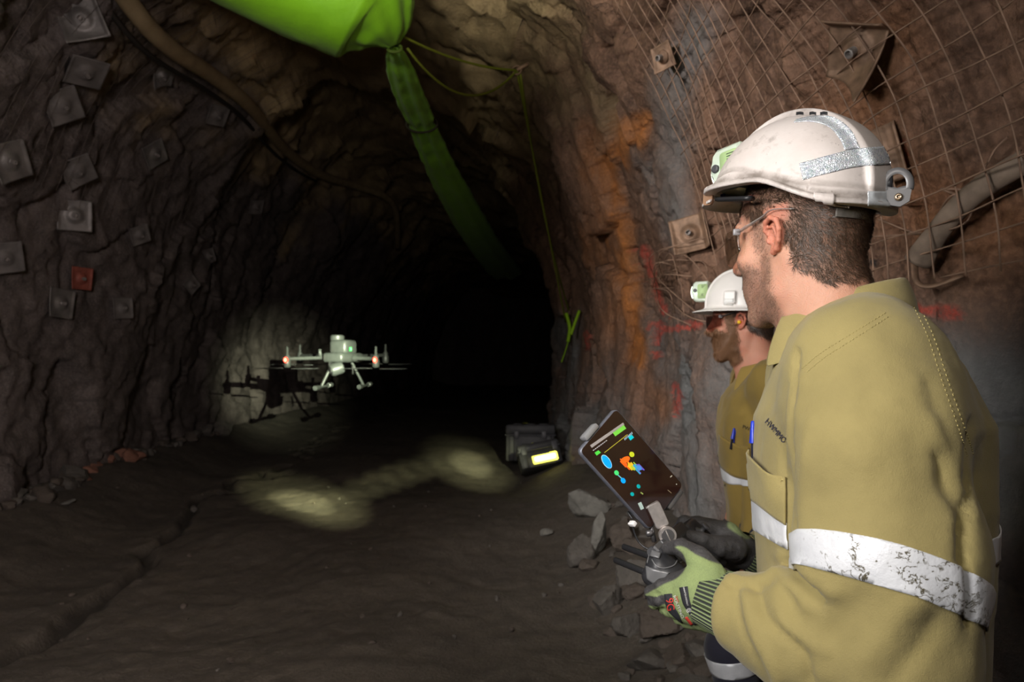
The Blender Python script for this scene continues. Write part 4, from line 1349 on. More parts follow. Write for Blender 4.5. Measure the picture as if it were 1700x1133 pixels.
# printed labels on the back of the hand
M_LBLK = mat('label_black', (.022, .022, .028), .7); M_LRED = mat('label_red', (.62, .05, .035), .7); M_LWHT = mat('label_white', (.72, .72, .68), .7)
v, f = drape(SG, [(1128, 976), (1134, 1002), (1146, 1022), (1152, 1038)], [(1142, 974), (1146, 1000), (1155, 1020), (1163, 1037)], 24, 6, .0004, .0004)
lab = mesh_obj('label', v, f, M_LBLK, gl)
v, f = drape(SG, [(1103, 987), (1107, 1010), (1118, 1024), (1130, 1034)], [(1116, 986), (1119, 1005), (1128, 1022), (1133, 1036)], 20, 6, .0004, .0004)
lab2 = mesh_obj('label', v, f, M_LBLK, gl)
v, f = text_on(SG, '9G', (1113, 1004), (2.5, 17), (18, -3.5), .0012); mesh_obj('lettering', v, f, M_LRED, gl, False)
v, f = text_on(SG, 'ROUTINO', (1127, 1008), (3.2, 8.2), (6.0, -3.4), .0010); mesh_obj('lettering', v, f, M_LWHT, gl, False)
v, f = text_on(SG, '360', (1125, 995), (2.0, 7.0), (5, -1.6), .0010); mesh_obj('lettering', v, f, M_LRED, gl, False)
v, f = text_on(SG, 'DERMATOLOGICALLY', (1139, 990), (.7, 3.1), (3.4, -.7), .0012); mesh_obj('lettering', v, f, M_LWHT, lab, False)
v, f = text_on(SG, '@ CE', (1148, 1018), (4.6, 6.5), (8, -4.6), .0012); mesh_obj('lettering', v, f, M_LWHT, lab, False)
v, f = drape(SG, [(1137, 1026), (1147, 1039)], [(1141, 1024), (1151, 1037)], 8, 4, .0004, .0004); mesh_obj('label', v, f, M_LRED, gl)

# right hand, seen from its palm and thumb side: coated all over
PR = PL
palmR = [(PR(1246, 926, 1.36), PR(1205, 905, 1.34), .036, .036), (PR(1205, 888, 1.345), PR(1160, 874, 1.35), .026, .019),
         (PR(1206, 900, 1.355), PR(1162, 885, 1.375), .028, .019), (PR(1210, 915, 1.36), PR(1165, 902, 1.395), .026, .018), (PR(1215, 925, 1.36), PR(1172, 918, 1.40), .022, .016)]
fingR = [([PR(1160, 872, 1.350), PR(1136, 868, 1.352), PR(1126, 880, 1.362), PR(1129, 893, 1.352)], [.0150, .0135, .0120, .0100]),
         ([PR(1160, 886, 1.378), PR(1136, 886, 1.385), PR(1124, 900, 1.380), PR(1130, 912, 1.362)], [.0145, .0130, .0118, .0100]),
         ([PR(1165, 902, 1.395), PR(1142, 905, 1.405), PR(1130, 916, 1.395), PR(1136, 925, 1.375)], [.0140, .0128, .0112, .0098]),
         ([PR(1172, 918, 1.400), PR(1152, 922, 1.405), PR(1142, 930, 1.392), PR(1148, 936, 1.375)], [.0130, .0115, .0102, .0090]),
         ([PR(1218, 912, 1.318), PR(1190, 908, 1.288), PR(1162, 897, 1.272), PR(1130, 889, 1.266)], [.0260, .0195, .0150, .0108])]
def paintR(V, N):
    p = P(V)
    g = px_mask(p, [(1215, 872), (1240, 888)], 10, .5) * sstep(.1, .5, N[:, 2])
    return dict(coat=1 - .8 * g)
gr, VGR, QGR = hand_glove('glove', man1, .0026, palmR, fingR, A1['bones']['wrR'], M_GLOVE, paintR)
tag(gr, 'black coated glove on the right hand')
cuff(gr, PR(1228, 917, 1.35), PR(1262, 934, 1.37), .041, .046)
# ---------------------------------------------------------------- the man behind
A2 = dict(
    head=np.array([.822, 2.42, 1.583]), headR=frame(150, -3), hs=1.03, az=168,
    bones=dict(neck=np.array([.885, 2.40, 1.42]),
               shL=np.array([.860, 2.21, 1.37]), elL=np.array([.905, 2.15, 1.08]), wrL=np.array([.80, 2.16, .85]), haL=np.array([.775, 2.17, .80]),
               shR=np.array([.925, 2.58, 1.37]), elR=np.array([.965, 2.66, 1.08]), wrR=np.array([.865, 2.64, .85]), haR=np.array([.845, 2.64, .80]),
               hipL=np.array([.88, 2.30, .86]), knL=np.array([.735, 2.30, .48]), anL=np.array([.80, 2.29, .12]), toL=np.array([.66, 2.32, .08]),
               hipR=np.array([.91, 2.48, .86]), knR=np.array([.87, 2.50, .48]), anR=np.array([.96, 2.52, .12]), toR=np.array([.82, 2.55, .08])),
    core=[(.82, .895, 2.39, .10, .14), (1.0, .89, 2.39, .10, .14), (1.2, .885, 2.395, .105, .155), (1.32, .885, 2.40, .10, .165), (1.40, .888, 2.40, .07, .12), (1.46, .888, 2.40, .05, .06)],
    lo=(.55, 1.98, 0), hi=(1.15, 2.84, 1.80), skin=M_SKIN2, nape=-.055, beard_top=.0, red=.12)
man2 = thing('person', 'bearded man in mustard work shirt and clean white brimmed helmet standing behind the nearer man', 'person', (.89, 2.39, .04))
H2, HR2, S2 = A2['head'], A2['headR'], A2['hs']
V2, Q2, q2, bd2, hm2, ear2 = person_body(A2, 'body', man2, .0036)
def loc2(x, y, z): return H2 + HR2 @ (np.array([x, y, z]) * S2)
strands('hair', V2, Q2, hm2, 7000, man2, M_HAIR2, flow_head(H2, HR2), .020, .0006, .35, 13, .3, .5)
strands('beard', V2, Q2, bd2, 13000, man2, M_BEARD, flow_beard(H2, HR2), .014, .0005, .6, 14, .35, .6)
for sgn in (1, -1):
    mb = MB(); mb.lathe([(.0118 * math.cos(t), .0118 * math.sin(t)) for t in np.linspace(-1.5, 1.5, 10)], loc2(.0755, .032 * sgn, .018), HR2[:, 0])
    mb.build('eye', bpy.data.materials['eye_white'], man2, True)
mb = MB(); mb.lathe([(.0062, -.006), (.0062, .002), (.0045, .0045), (.0015, .005)], loc2(-.001, .081, .001), HR2[:, 1] * .95 + HR2[:, 0] * .25, 16)
mb.build('earplug', mat('yellow_foam', (.80, .50, .02), .7), man2, True)
M_GLASS2 = bpy.data.materials.new('tinted_lens'); M_GLASS2.use_nodes = True; _lens(M_GLASS2, (.66, .58, .56), .3)
safety_glasses(man2, loc2, 1.0, M_GLASS2, M_DARKP)
# shirt
T2 = [(.78, .905, 2.39, .140, .185), (.95, .897, 2.39, .145, .190), (1.10, .888, 2.39, .155, .195), (1.22, .882, 2.395, .155, .200), (1.32, .886, 2.40, .140, .195), (1.37, .888, 2.40, .105, .150), (1.405, .888, 2.40, .078, .095), (1.435, .888, 2.40, .066, .072)]
def arm2(p, s):
    B = A2['bones']
    return sd_chain(p, [B['sh' + s], B['el' + s], B['wr' + s] + (.02, 0, .03)], [.086, .078, .050], .03)
def shirt2(p):
    t = sd_trunk(p, T2, 168, 2.4)
    for s in 'LR':
        t = smin(t, sd_cap(p, A2['bones']['neck'] + (0, 0, -.03), A2['bones']['sh' + s], .062, .08), .05)
        t = smin(t, arm2(p, s), .012 + .04 * sstep(1.24, 1.36, p[..., 2]))
    return smax(t, -sd_cap(p, A2['bones']['neck'] + (-.018, .0, .015), A2['bones']['neck'] + (-.07, .03, .17), .062, .10), .01)
VS2, QS2 = cloth_from(shirt2, (.60, 1.98, .77), (1.16, 2.82, 1.50), .012)
VS2, _ = shirt_folds(VS2, QS2, [([(1232, 700), (1226, 760), (1222, 880)], 7, -.010), ([(1206, 790), (1215, 850), (1205, 880)], 9, .006), ([(1195, 700), (1222, 690), (1240, 720)], 8, .005)], 140, .007)
shirt2o = mesh_obj('shirt', VS2, QS2, M_SHIRT2, man2, True, dict(dirt=np.clip(.6 * fbm(VS2, 7, 4, 6), 0, .55)))
SF2 = Surf(VS2, QS2)
kT2 = (np.minimum(arm2(VS2, 'L'), arm2(VS2, 'R')) > .004)[QS2].all(1)
v, nn, f = clip_mesh(VS2, QS2, [((.75, 2.4, 1.035), (-.12, 0, 1)), ((.75, 2.4, 1.095), (.12, 0, -1))], kT2)
if len(v):
    V_, F_ = thicken(v, nn, f, .0018, .0014); mesh_obj('reflective_tape', V_, F_, M_TAPE, shirt2o, True)
f2 = frame(168)
build_collar(shirt2o, A2['bones']['neck'] + np.array([-.008, .0, .005]), f2, .068, .072, M_SHIRT2, .016, 70)
v, f = drape(SF2, [(1200, 722), (1222, 736), (1246, 742)], [(1192, 770), (1216, 790), (1246, 798)], 16, 12, .004, .0025, bulge=lambda a, b: .008 * (1 - b) ** 1.5)
mesh_obj('pocket', v, f, M_SHIRT2, shirt2o, True, dict(dirt=np.full(len(v), .1)))
v, f = text_on(SF2, 'PWIN', (1243, 713), (7.5, 3.2), (1.0, -8.5), .002); mesh_obj('lettering', v, f, M_INKB, shirt2o, False)
v, f = text_on(SF2, '4', (1204, 806), (5, 2.5), (1.5, -7), .002); mesh_obj('lettering', v, f, M_INKB, shirt2o, False)
# trousers, knee tape, boots, gloves
Vt2, Qt2 = cloth_from(trousers_f(A2['bones'], [(.78, .90, 2.39, .12, .165), (.90, .90, 2.39, .13, .175), (1.00, .895, 2.39, .125, .17)]), (.50, 2.10, .04), (1.15, 2.72, 1.04), .014)
tr2 = mesh_obj('trousers', Vt2, Qt2, M_NAVY, man2, True, dict(dirt=np.zeros(len(Vt2))))
for s in 'LR':
    k_, a_ = A2['bones']['kn' + s], A2['bones']['an' + s]
    ax_ = nrm(k_ - a_); c_ = k_ - ax_ * .04
    sel = (np.linalg.norm(Vt2 - c_, axis=1) < .17)[Qt2].all(1)
    v, nn, f = clip_mesh(Vt2, Qt2, [(c_ - ax_ * .028, ax_), (c_ + ax_ * .028, -ax_)], sel)
    if len(v): V_, F_ = thicken(v, nn, f, .002, .0014); mesh_obj('reflective_tape', V_, F_, M_TAPE, tr2, True)
boots(A2['bones'], man2, .05)
for s in 'LR':
    w_, h_ = A2['bones']['wr' + s], A2['bones']['ha' + s]
    dr = nrm(h_ - w_); ff = frame(168); lat = ff[:, 0]; sd = 1 if s == 'L' else -1
    pm = [(w_, h_ + dr * .02, .032, .034)]
    fg = []
    for i, (o, L) in enumerate(((.026, .075), (.009, .082), (-.009, .078), (-.026, .062))):
        b0 = h_ + dr * .03 + lat * o; b1 = b0 + dr * L * .5 + ff[:, 1] * -.008 * sd; b2 = b0 + dr * L * .92 + ff[:, 1] * -.030 * sd
        fg.append(([b0, b1, b2], [.012, .0112, .0095]))
    t0 = w_ + dr * .03 + lat * .024
    fg.append(([t0, t0 + lat * .028 + dr * .03, t0 + lat * .032 + dr * .064], [.016, .013, .011]))
    hand_glove('glove', man2, .005, pm, fg, w_, M_GLOVE, lambda V, N: dict(coat=np.ones(len(V))))
# helmet with a full brim
HO2 = H2 + HR2 @ np.array([.004, 0, .045]); HB = frame(150, 2)
def helmet2(p):
    q = (p - HO2) @ HB
    x, y, z = q[..., 0], q[..., 1], q[..., 2]
    d = dome(q, .124, .106, .128, .022, 2.1, 2.1)
    for yy in (0, .034, -.034):
        d = smin(d, smax(dome(q, .129, .115, .1325, .022, 2.1, 2.1), np.abs(y - yy) - .007, .004), .004)
    d = smin(d, sd_box(q, (.02, .108, .040), (.020, .010, .022), None, .004), .006)
    d = smin(d, sd_box(q, (.02, -.108, .040), (.020, .010, .022), None, .004), .006)
    d = smax(d, -dome(q, .117, .099, .121, .022, 2.1, 2.1), .002)
    r2 = np.sqrt((x / .124) ** 2 + (y / .106) ** 2)
    br = smax(np.abs(z - .004 + .012 * np.clip((r2 - 1) / .4, 0, 1.5) ** 1.2 * 1.0) - .0022, np.sqrt((x / (.160 + .012 * (x > 0))) ** 2 + (y / .142) ** 2) * .14 - .14, .002)
    br = smax(br, -(r2 - .96) * .11, .002)
    d = smax(d, -z, .002)
    return smin(d, br, .010)
VH2, QH2 = cloth_from(helmet2, HO2 - .20, HO2 + (.20, .20, .18), .0032)
M_HELM2 = mat('helmet_clean_white', (.78, .75, .72), .32, var=.05, vscale=14)
hm_2 = mesh_obj('hard_hat', VH2, QH2, M_HELM2, man2, True)
v, f = drape(Surf(VH2, QH2), [(1203, 496), (1218, 496)], [(1202, 507), (1217, 508)], 6, 5, .0006, .0008); mesh_obj('white_sticker', v, f, mat('white_sticker', (.85, .86, .84), .4), hm_2)
lamp2 = cap_lamp(man2, HO2 + HB @ np.array([.142, 0, .070]), frame(150, 0), 1.0)
Vb = []
for k in range(40):
    t = math.radians(140 + 80 * k / 39)
    for h in (.012, -.030): Vb.append(HO2 + HB @ np.array([.118 * math.cos(t), .095 * math.sin(t), h]))
mb = MB(); mb.add(Vb, grid_faces(40, 2).tolist()); hb = mb.build('headband', bpy.data.materials['grey_webbing'], hm_2, True)
so = hb.modifiers.new('thickness', 'SOLIDIFY'); so.thickness = .003
# ---------------------------------------------------------------- drone controller, phone, pens
CC = np.array([.318, 1.232, 1.098])                       # between the two hands
ca_ = nrm([.467, .885, .02])                              # along its width, towards the right hand
ch_ = nrm(np.array([.55, -.30, .78]) - ca_ * (np.array([.55, -.30, .78]) @ ca_))   # face normal, up and to the man
cb_ = np.cross(ch_, ca_)                                  # towards the man / away
if cb_[0] > 0: cb_ = -cb_                                 # away from the man
CRM = np.stack([ca_, cb_, ch_], 1)
def cl(a, b, c): return CC + CRM @ np.array([a, b, c])
ctl = thing('remote_controller', 'black drone remote controller held in both gloved hands of the nearer man', 'controller', CC)
def ctl_f(p):
    q = (p - CC) @ CRM
    a = np.abs(q[..., 0]); qa = q.copy(); qa[..., 0] = a
    d = sd_box(q, (0, 0, 0), (.125, .046, .017), None, .012)
    d = smin(d, sd_box(qa, (.112, -.012, -.014), (.026, .050, .026), None, .016), .015)
    d = smin(d, sd_box(qa, (.085, .012, .015), (.032, .030, .008), None, .006), .006)
    d = smin(d, sd_box(q, (0, .040, .006), (.050, .012, .018), None, .005), .006)
    return smax(d, -sd_ell(qa, (.085, .012, .027), (.024, .024, .008)), .003)
Vc, Qc = cloth_from(ctl_f, CC - .17, CC + .17, .003)
mesh_obj('body', Vc, Qc, mat('controller_black', (.022, .022, .025), .42, var=.2, vscale=120), ctl, True)
for sgn in (-1, 1):
    mb = MB(); mb.lathe([(.013, 0), (.012, .004), (.005, .006), (.0042, .014), (.008, .017), (.008, .020), (.004, .0205)], cl(.085 * sgn, .012, .018), ch_, 20); mb.build('control_stick', M_DARKP, ctl, True)
    mb = MB(); mb.box(cl(.060 * sgn, .036, .021), (.018, .007, .004), CRM, .0012); mb.build('button', M_DARKP, ctl, True, sharp=40)
for px0, py0, px1, py1, yy in ((1084, 926, 1034, 908, 1.175), (1072, 951, 1020, 930, 1.150)):
    a, b = W(px0, py0, yy - .0), W(px1, py1, yy + .085)
    mb = MB(); mb.tube([a, a + (b - a) * .06, b - (b - a) * .03, b], [.0035, .0042, .0040, .0030], 8, flat=1.5); mb.build('antenna', M_BLACKP, ctl, True)
mb = MB(); mb.box(cl(-.070, .040, .016), (.030, .020, .010), CRM, .003); mb.build('antenna_base', M_DARKP, ctl, True, sharp=40)
M_EDGE = mat('grey_trim', (.15, .15, .155), .35, .2)
mb = MB(); mb.prism(rrect(.050, .040, .012), .004, np.stack([ca_, cb_, ch_], 1), cl(-.092, .018, .0165), .001); mb.build('stick_housing', M_DARKP, ctl, True, sharp=40)
mb = MB(); mb.tube(ring(cl(-.092, .018, .021), CRM, .021, .016, .001, 40, 0, 360), .0012, 6, caps=False); mb.build('housing_trim', M_EDGE, ctl, True)
mb = MB(); mb.prism(rrect(.040, .014, .003), .006, CRM, cl(-.098, .044, .012), .001); mb.build('shoulder_button', M_EDGE, ctl, True, sharp=40)
mb = MB(); mb.lathe([(.0085, 0), (.0095, .002), (.0095, .008), (.0085, .010)], cl(-.118, .046, .006), ca_, 20); mb.build('dial_wheel', M_DARKP, ctl, True, sharp=40)
mb = MB(); mb.prism(rrect(.012, .008, .002), .003, CRM, cl(-.058, .030, .0185), .0006); mb.build('power_button', M_EDGE, ctl, True, sharp=40)
SCT = Surf(Vc, Qc)
v, f = drape(SCT, [(1073, 940), (1090, 946), (1112, 951)], [(1075, 962), (1088, 970), (1100, 966)], 16, 8, .0006, .002); mesh_obj('grip_panel', v, f, M_EDGE, ctl, True)
v, f = drape(SCT, [(1083, 916), (1097, 920)], [(1081, 925), (1094, 929)], 8, 5, .0008, .003); mesh_obj('shutter_button', v, f, M_EDGE, ctl, True)
tube_on(SCT, [(1083, 930), (1090, 940), (1103, 944), (1118, 940), (1124, 932)], .001, .0013, 24, 6).build('housing_edge', M_EDGE, ctl, True)
tube_on(SCT, [(1075, 936), (1079, 922), (1086, 912), (1096, 906)], .001, .0011, 20, 6).build('shell_seam', M_EDGE, ctl, True)
# clamp arm with its silver knuckle
M_SILV = mat('brushed_aluminium', (.62, .57, .55), .32, .75, var=.12, vscale=150)
M_GUN = mat('gunmetal', (.16, .155, .16), .35, .7)
YK_ = 1.20
kn = W(1105, 886, YK_)
up = nrm(W(1085, 845, YK_ + .004) - W(1112, 905, YK_)); rt = nrm(np.cross(up, [0, 1, 0])); dp = np.cross(rt, up)
RK = np.stack([rt, up, dp], 1)
mb = MB(); mb.prism(rrect(.024, .044, .004), .020, RK, kn + up * .036 - dp * .012, .0015)
arm_o = mb.build('clamp_arm', M_SILV, ctl, True, sharp=40)
mb = MB(); mb.prism(rrect(.017, .040, .003), .016, RK, kn - up * .026 - dp * .004 - rt * .0, .0015); mb.build('lower_arm', M_SILV, ctl, True, sharp=40)
mb = MB(); mb.lathe([(.0150, 0), (.0150, .010), (.0140, .0115), (.0112, .0115), (.0108, .0100), (.001, .0100)], kn - dp * .020, dp * 1.0, 32)
pv = mb.build('pivot_knob', M_SILV, ctl, True, sharp=30)
mb = MB(); mb.lathe([(.0112, 0), (.0106, .0012), (.001, .0014)], kn - dp * .0202, -dp, 28); disc = mb.build('dial_face', M_GUN, pv, True, sharp=30)
mb = MB()
mb.box(kn - dp * .0222, (.0022, .019, .0012), RK, .0004); mb.build('pointer', M_SILV, pv, True)
mb = MB(); mb.tube([kn + rt * .016 + up * .03, kn + rt * .020 + up * .012, kn + rt * .024 - up * .005], .0042, 8); mb.lathe([(.006, 0), (.006, .010), (.004, .012)], kn + rt * .020 + up * .010, nrm(rt + up * .3), 14); mb.build('release_lever', M_GUN, ctl, True)
# phone
O_, d_ = W(1050.5, 778.5, 1.20), 1.20
sc = d_ / F
u = np.array([.708 * .157 * 1.0, .030, -.775 * .157]); u = np.array([118 * sc, .026, -132 * sc])       # along the screen, towards its foot
v_ = np.array([52 * sc, .036, 57 * sc])
u_, lu = nrm(u), np.linalg.norm(u)
v_ = v_ - u_ * (v_ @ u_); lv_ = np.linalg.norm(v_); v_ = v_ / lv_
n_ = np.cross(u_, v_)
if n_[1] > 0: n_ = -n_
RP = np.stack([v_, -u_, n_], 1)                          # right, up the screen, out of the glass
if np.linalg.det(RP) < 0: RP[:, 2] *= 1
PW, PH, PT = lv_ * 1.24, lu * 1.02, .0105
ph = thing('smartphone', 'black smartphone with a map on its screen clamped above the controller', 'phone', O_)
mb = MB(); mb.prism(rrect(PW, PH, .010, 6), PT, RP, O_ - RP[:, 2] * PT, .0022); mb.build('case', mat('grey_blue_case', (.13, .135, .165), .38, .35, var=.15, vscale=80), ph, True, sharp=50)
g = NT('phone_glass'); n = g.noise(16, 3, .5)
M_SCR = g.out(Base_Color=g.mix(g.rng(n, .35, .65), (.010, .006, .005), (.018, .008, .006)), Roughness=.10, Emission_Color=(.20, .045, .03), Emission_Strength=.035)
mb = MB(); mb.prism(rrect(PW - .005, PH - .005, .008, 6), .0007, RP, O_ + RP[:, 2] * .0001); scr = mb.build('screen', M_SCR, ph, True, sharp=50)
def em(name, c, s=1.0): return mat(name, c, .3, emit=c, estr=s * .7)
def sp(px, py):
    """screen coordinates (right, up in metres) under a pixel"""
    d = nrm(W(px, py, 1.0) - np.array([0, 0, CAM_Z])); o = np.array([0, 0, CAM_Z])
    t = ((O_ - o) @ RP[:, 2]) / (d @ RP[:, 2])
    q = (o + d * t - O_) @ RP
    return q[:2]
def ui(name, pts, col, s=.55, lift=.0010):
    mb = MB(); mb.prism([sp(*p) for p in pts], .00025, RP, O_ + RP[:, 2] * lift); return mb.build(name, em(name, col, s), scr)
def cpoly(cx, cy, ax, ay, rot=0, n=24):
    r = math.radians(rot)
    return [(cx + ax * math.cos(t) * math.cos(r) - ay * math.sin(t) * math.sin(r), cy + ax * math.cos(t) * math.sin(r) + ay * math.sin(t) * math.cos(r)) for t in np.linspace(0, 2 * math.pi, n, endpoint=False)]
def seg(a, b, w):
    a = np.array(a, float); b = np.array(b, float); d = nrm(b - a); p = np.array([-d[1], d[0]]) * w / 2
    return [a + p, b + p, b - p, a - p]
ui('status_bar', [(979, 740), (1034, 702), (1036, 706), (982, 744)], (.30, .27, .26), .35)
ui('reflection_patch', [(968, 740), (985, 727), (984, 741), (977, 745)], (.22, .19, .17), .25) if False else None
ui('banner', [(1016, 718), (1035, 706), (1039, 712), (1021, 725)], (.14, .48, .05), .7)
ui('tile', [(1042, 726), (1048, 722), (1052, 727), (1046, 732)], (.0, .42, .50), .7)
ui('tile_green', [(986.5, 752), (993, 748), (997, 752), (990, 757)], (.06, .50, .05), .7)
ui('slider', seg((1003, 752), (1041, 722), 1.0), (.36, .30, .03), .7)
ui('dial_ring', cpoly(1006.5, 767, 6.3, 13.0, -33), (.35, .60, .85), .7)
ui('dial', cpoly(1006.5, 767, 5.4, 12.0, -33), (.0, .28, .80), .8, .0013)
ui('pin_green', cpoly(1023, 785.5, 3.6, 4.4, -30), (.05, .55, .14), .8)
ui('pin_line', seg((1024, 788), (1033, 796), 1.6), (.1, .40, .45), .7)
ui('pin_blue', cpoly(1034, 798.5, 3.8, 4.8, -30), (.0, .28, .80), .8)
ui('marker', cpoly(1059.5, 808, 3.0, 3.6, -30), (.0, .30, .32), .5)
ui('marker', cpoly(1049, 821, 3.0, 3.6, -30), (.0, .30, .32), .5)
r_ = random.Random(4)
for k in range(26):
    t = k / 25
    a = (1030 + 30 * t + r_.uniform(-2, 2), 768 + 9 * t + r_.uniform(-7, 4)); L = r_.uniform(6, 13)
    col = (.70, .10, .01) if t < .3 else (.62, .42, .02) if t < .6 else (.30, .48, .03) if t < .72 else (.03, .30, .45) if t < .88 else (.10, .08, .45)
    ui('scan_point', seg(a, (a[0] + L * .75, a[1] + L * .80), r_.uniform(1.4, 3.2)), col, .65, .0011 + .00001 * k)
ui('scan_head', cpoly(1037, 764, 8.5, 5.0, -28), (.72, .12, .01), .7, .0016); ui('scan_top', cpoly(1048, 755, 4.0, 4.6, -28), (.45, .50, .02), .7, .0017)
ui('scan_end', cpoly(1060, 777, 5, 3.2, 40), (.05, .22, .55), .7, .0018)
for k in range(7):
    a = (1036 + 2.0 * k, 728 - 1.7 * k); ui('glyph', seg(a, (a[0] + 1.2, a[1] + 3.4), 1.1), (.35, .50, .62), .5)
for k in range(8):
    a = (984 + 3.0 * k, 748.5 - 2.2 * k); ui('glyph', seg(a, (a[0] + 2.2, a[1] - 1.5), 1.3), (.42, .40, .40), .4)
for a, b, w, c in (((1061, 835), (1066, 846), 6, (.35, .45, .42)), ((1072, 845), (1082, 836), 1.2, (.3, .3, .28)), ((1112, 793), (1115, 790), 1.4, (.4, .38, .3)), ((1108, 814), (1114, 819), .9, (.25, .2, .12)), ((1063, 818), (1067, 821), 2, (.25, .33, .08)), ((1098, 850), (1099, 851), 1.5, (.5, .5, .45)), ((1122, 804), (1123, 805), 1.5, (.5, .5, .45)), ((1086, 853), (1087, 854), 2, (.5, .5, .45))):
    ui('glyph', seg(a, b, w), c, .4)
pl = lambda x, y, z: O_ + RP @ np.array([x, y, z])
# jaws of the clamp belong to the controller
mb = MB(); mb.box(pl(-PW * .12, PH / 2 + .005, -.006), (.036, .010, .020), RP, .003); mb.build('clamp_jaw', mat('clear_grey_jaw', (.26, .26, .27), .3, .2), ctl, True, sharp=40)
mb = MB(); mb.box(pl(PW * .20, -PH / 2 - .004, -.008), (.045, .009, .020), RP, .003); mb.build('clamp_jaw', M_GUN, ctl, True, sharp=40)
mb = MB(); mb.box(pl(PW * .0, -.01, -PT - .0065), (.034, PH * .92, .012), RP, .003); mb.build('clamp_back', M_GUN, ctl, True, sharp=40)
mb = MB(); mb.box(pl(PW / 2 + .0006, PH * .10, -.005), (.0018, .012, .004), RP, .0005); mb.build('side_button', M_BLACKP, ph, True)
mb = MB(); q0 = W(1050, 868, 1.20); mb.tube(spline([q0, W(1053, 884, 1.20), W(1062, 902, 1.195), W(1078, 912, 1.185), cl(-.075, .046, .010)], 30), .0018, 6); cbo = mb.build('cable', M_BLACKP, ctl, True)
mb = MB(); mb.box(W(1050, 870, 1.20), (.009, .008, .016), RP, .0015); mb.build('white_plug', mat('white_plastic', (.78, .76, .76), .35), cbo, True, sharp=40)
mb = MB(); mb.tube(spline([pl(-PW * .5 + .004, -PH * .5 + .012, -.012), W(1043, 850, 1.21), q0 + (0, 0, .006)], 16), .0017, 6); mb.build('cable', M_BLACKP, ctl, True)

def pen(name, label, tip, axis, s=1.45, back=np.array([0, -1., 0])):
    a = nrm(axis); o = np.asarray(tip, float)
    t = thing(name, label, 'pen', o)
    mb = MB(); mb.lathe([(r * s, h) for r, h in [(.0010, 0), (.0022, -.0012), (.0027, -.006), (.0038, -.026), (.0046, -.036), (.0046, -.037)]][::-1], o, a, 16); cp = mb.build('cap', M_PEN, t, True, sharp=50)
    sd = nrm(np.cross(a, back)); nn_ = np.cross(sd, a)
    mb = MB(); mb.box(o - a * .027 + sd * .0062, (.0026, .0032, .042), np.stack([sd, np.cross(a, sd), a], 1), .0007); mb.build('clip', M_PEN, cp, True, sharp=50)
    mb = MB(); mb.tube([o - a * .036, o - a * .072], .0042, 6); mb.build('barrel', M_PENB, t, True, sharp=30)
    return t
def front_of(S, px, py, off):
    h = S.hit(px, py); return h[0] + h[1] * off
p_t = front_of(SF1, 1250, 742, .009); p_t = W(1250, 699, (p_t[1] - .004))
pen('pen', 'blue capped pen in the chest pocket of the nearer man in khaki', p_t, np.array([.0, .05, 1.]))
h2 = SF2.hit(1216, 730); p_t2 = W(1219, 711, h2[0][1] - .012)
pen('pen', 'blue capped pen in the chest pocket of the bearded man behind', p_t2, np.array([.17, .0, 1.]))
# ================================================================ THINGS IN THE DRIVE
M_RUSTW = mat('rusty_wire', (.30, .19, .13), .75, .25, var=.35, vscale=14)
M_STEEL = mat('galvanised_steel', (.42, .40, .38), .42, .65, var=.25, vscale=18, bump=.002, bscale=60)
M_STEELR = mat('rusted_steel', (.25, .155, .10), .6, .35, var=.35, vscale=22, bump=.002, bscale=50)
M_DUSTY = mat('dusty_steel', (.30, .27, .25), .6, .3, var=.3, vscale=20, bump=.002, bscale=50)
M_REDST = mat('red_painted_steel', (.30, .085, .06), .6, .2, var=.3, vscale=20)

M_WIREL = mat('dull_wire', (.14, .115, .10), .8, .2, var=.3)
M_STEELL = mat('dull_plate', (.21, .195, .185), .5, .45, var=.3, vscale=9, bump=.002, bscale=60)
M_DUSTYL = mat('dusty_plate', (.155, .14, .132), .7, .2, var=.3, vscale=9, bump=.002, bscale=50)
# welded wire mesh pinned to the right wall
def mesh_sheet(name, label, u0, u1, y0, y1, du, dy, tilt, rad, off, cat, n=70, wob=.018, seg=5, m=M_RUSTW):
    mb = MB()
    for k in range(int((u1 - u0) / du) + 14):
        ub = u0 + du * (k - 7)
        ys = np.linspace(y0, y1, n); us = ub + tilt * (ys - y0) * .09
        ok = (us > u0) & (us < u1)
        if ok.sum() < 4: continue
        ys, us = ys[ok], us[ok]
        q = np.stack([us * 11, ys, 0 * ys + k], -1)
        pts = shell(us + .0016 * fbm(q, 1.4, 2, 201), ys, 0, off) + wob * np.stack([fbm(q, 1.8, 2, 202), 0 * ys, fbm(q, 1.8, 2, 203)], -1)
        mb.tube(pts, rad, seg)
    for k in range(int((y1 - y0) / dy) + 1):
        yb = y0 + dy * k
        us = np.linspace(u0, u1, n); ys = np.clip(yb - tilt * (us - u0) * 11 * .55 + wob * fbm(np.stack([us * 9, 0 * us + yb, 0 * us + 7], -1), 2.2, 2, 204), y0, y1)
        ok = (ys > y0 + 1e-4) & (ys < y1 - 1e-4)
        if ok.sum() < 4: continue
        us, ys = us[ok], ys[ok]
        q = np.stack([us * 11, ys, 0 * ys + k + 50], -1)
        pts = shell(us, ys, 0, off + rad * 1.6) + wob * np.stack([fbm(q, 1.8, 2, 205), 0 * ys, fbm(q, 1.8, 2, 206)], -1)
        mb.tube(pts, rad, seg)
    o = mb.build(name, m, None, True)
    return tag(o, label, cat)
mesh_sheet('wire_mesh', 'rusty welded wire mesh pinned over the upper right rock wall', .205, .41, 1.1, 3.9, .0100, .10, -.10, .0030, .085, 'wire mesh')
mesh_sheet('wire_mesh', 'dull wire mesh over the shadowed upper left wall and roof', .62, .80, 3.6, 8.5, .020, .16, .05, .0016, .06, 'wire mesh', 50, .03, 4, M_WIREL)

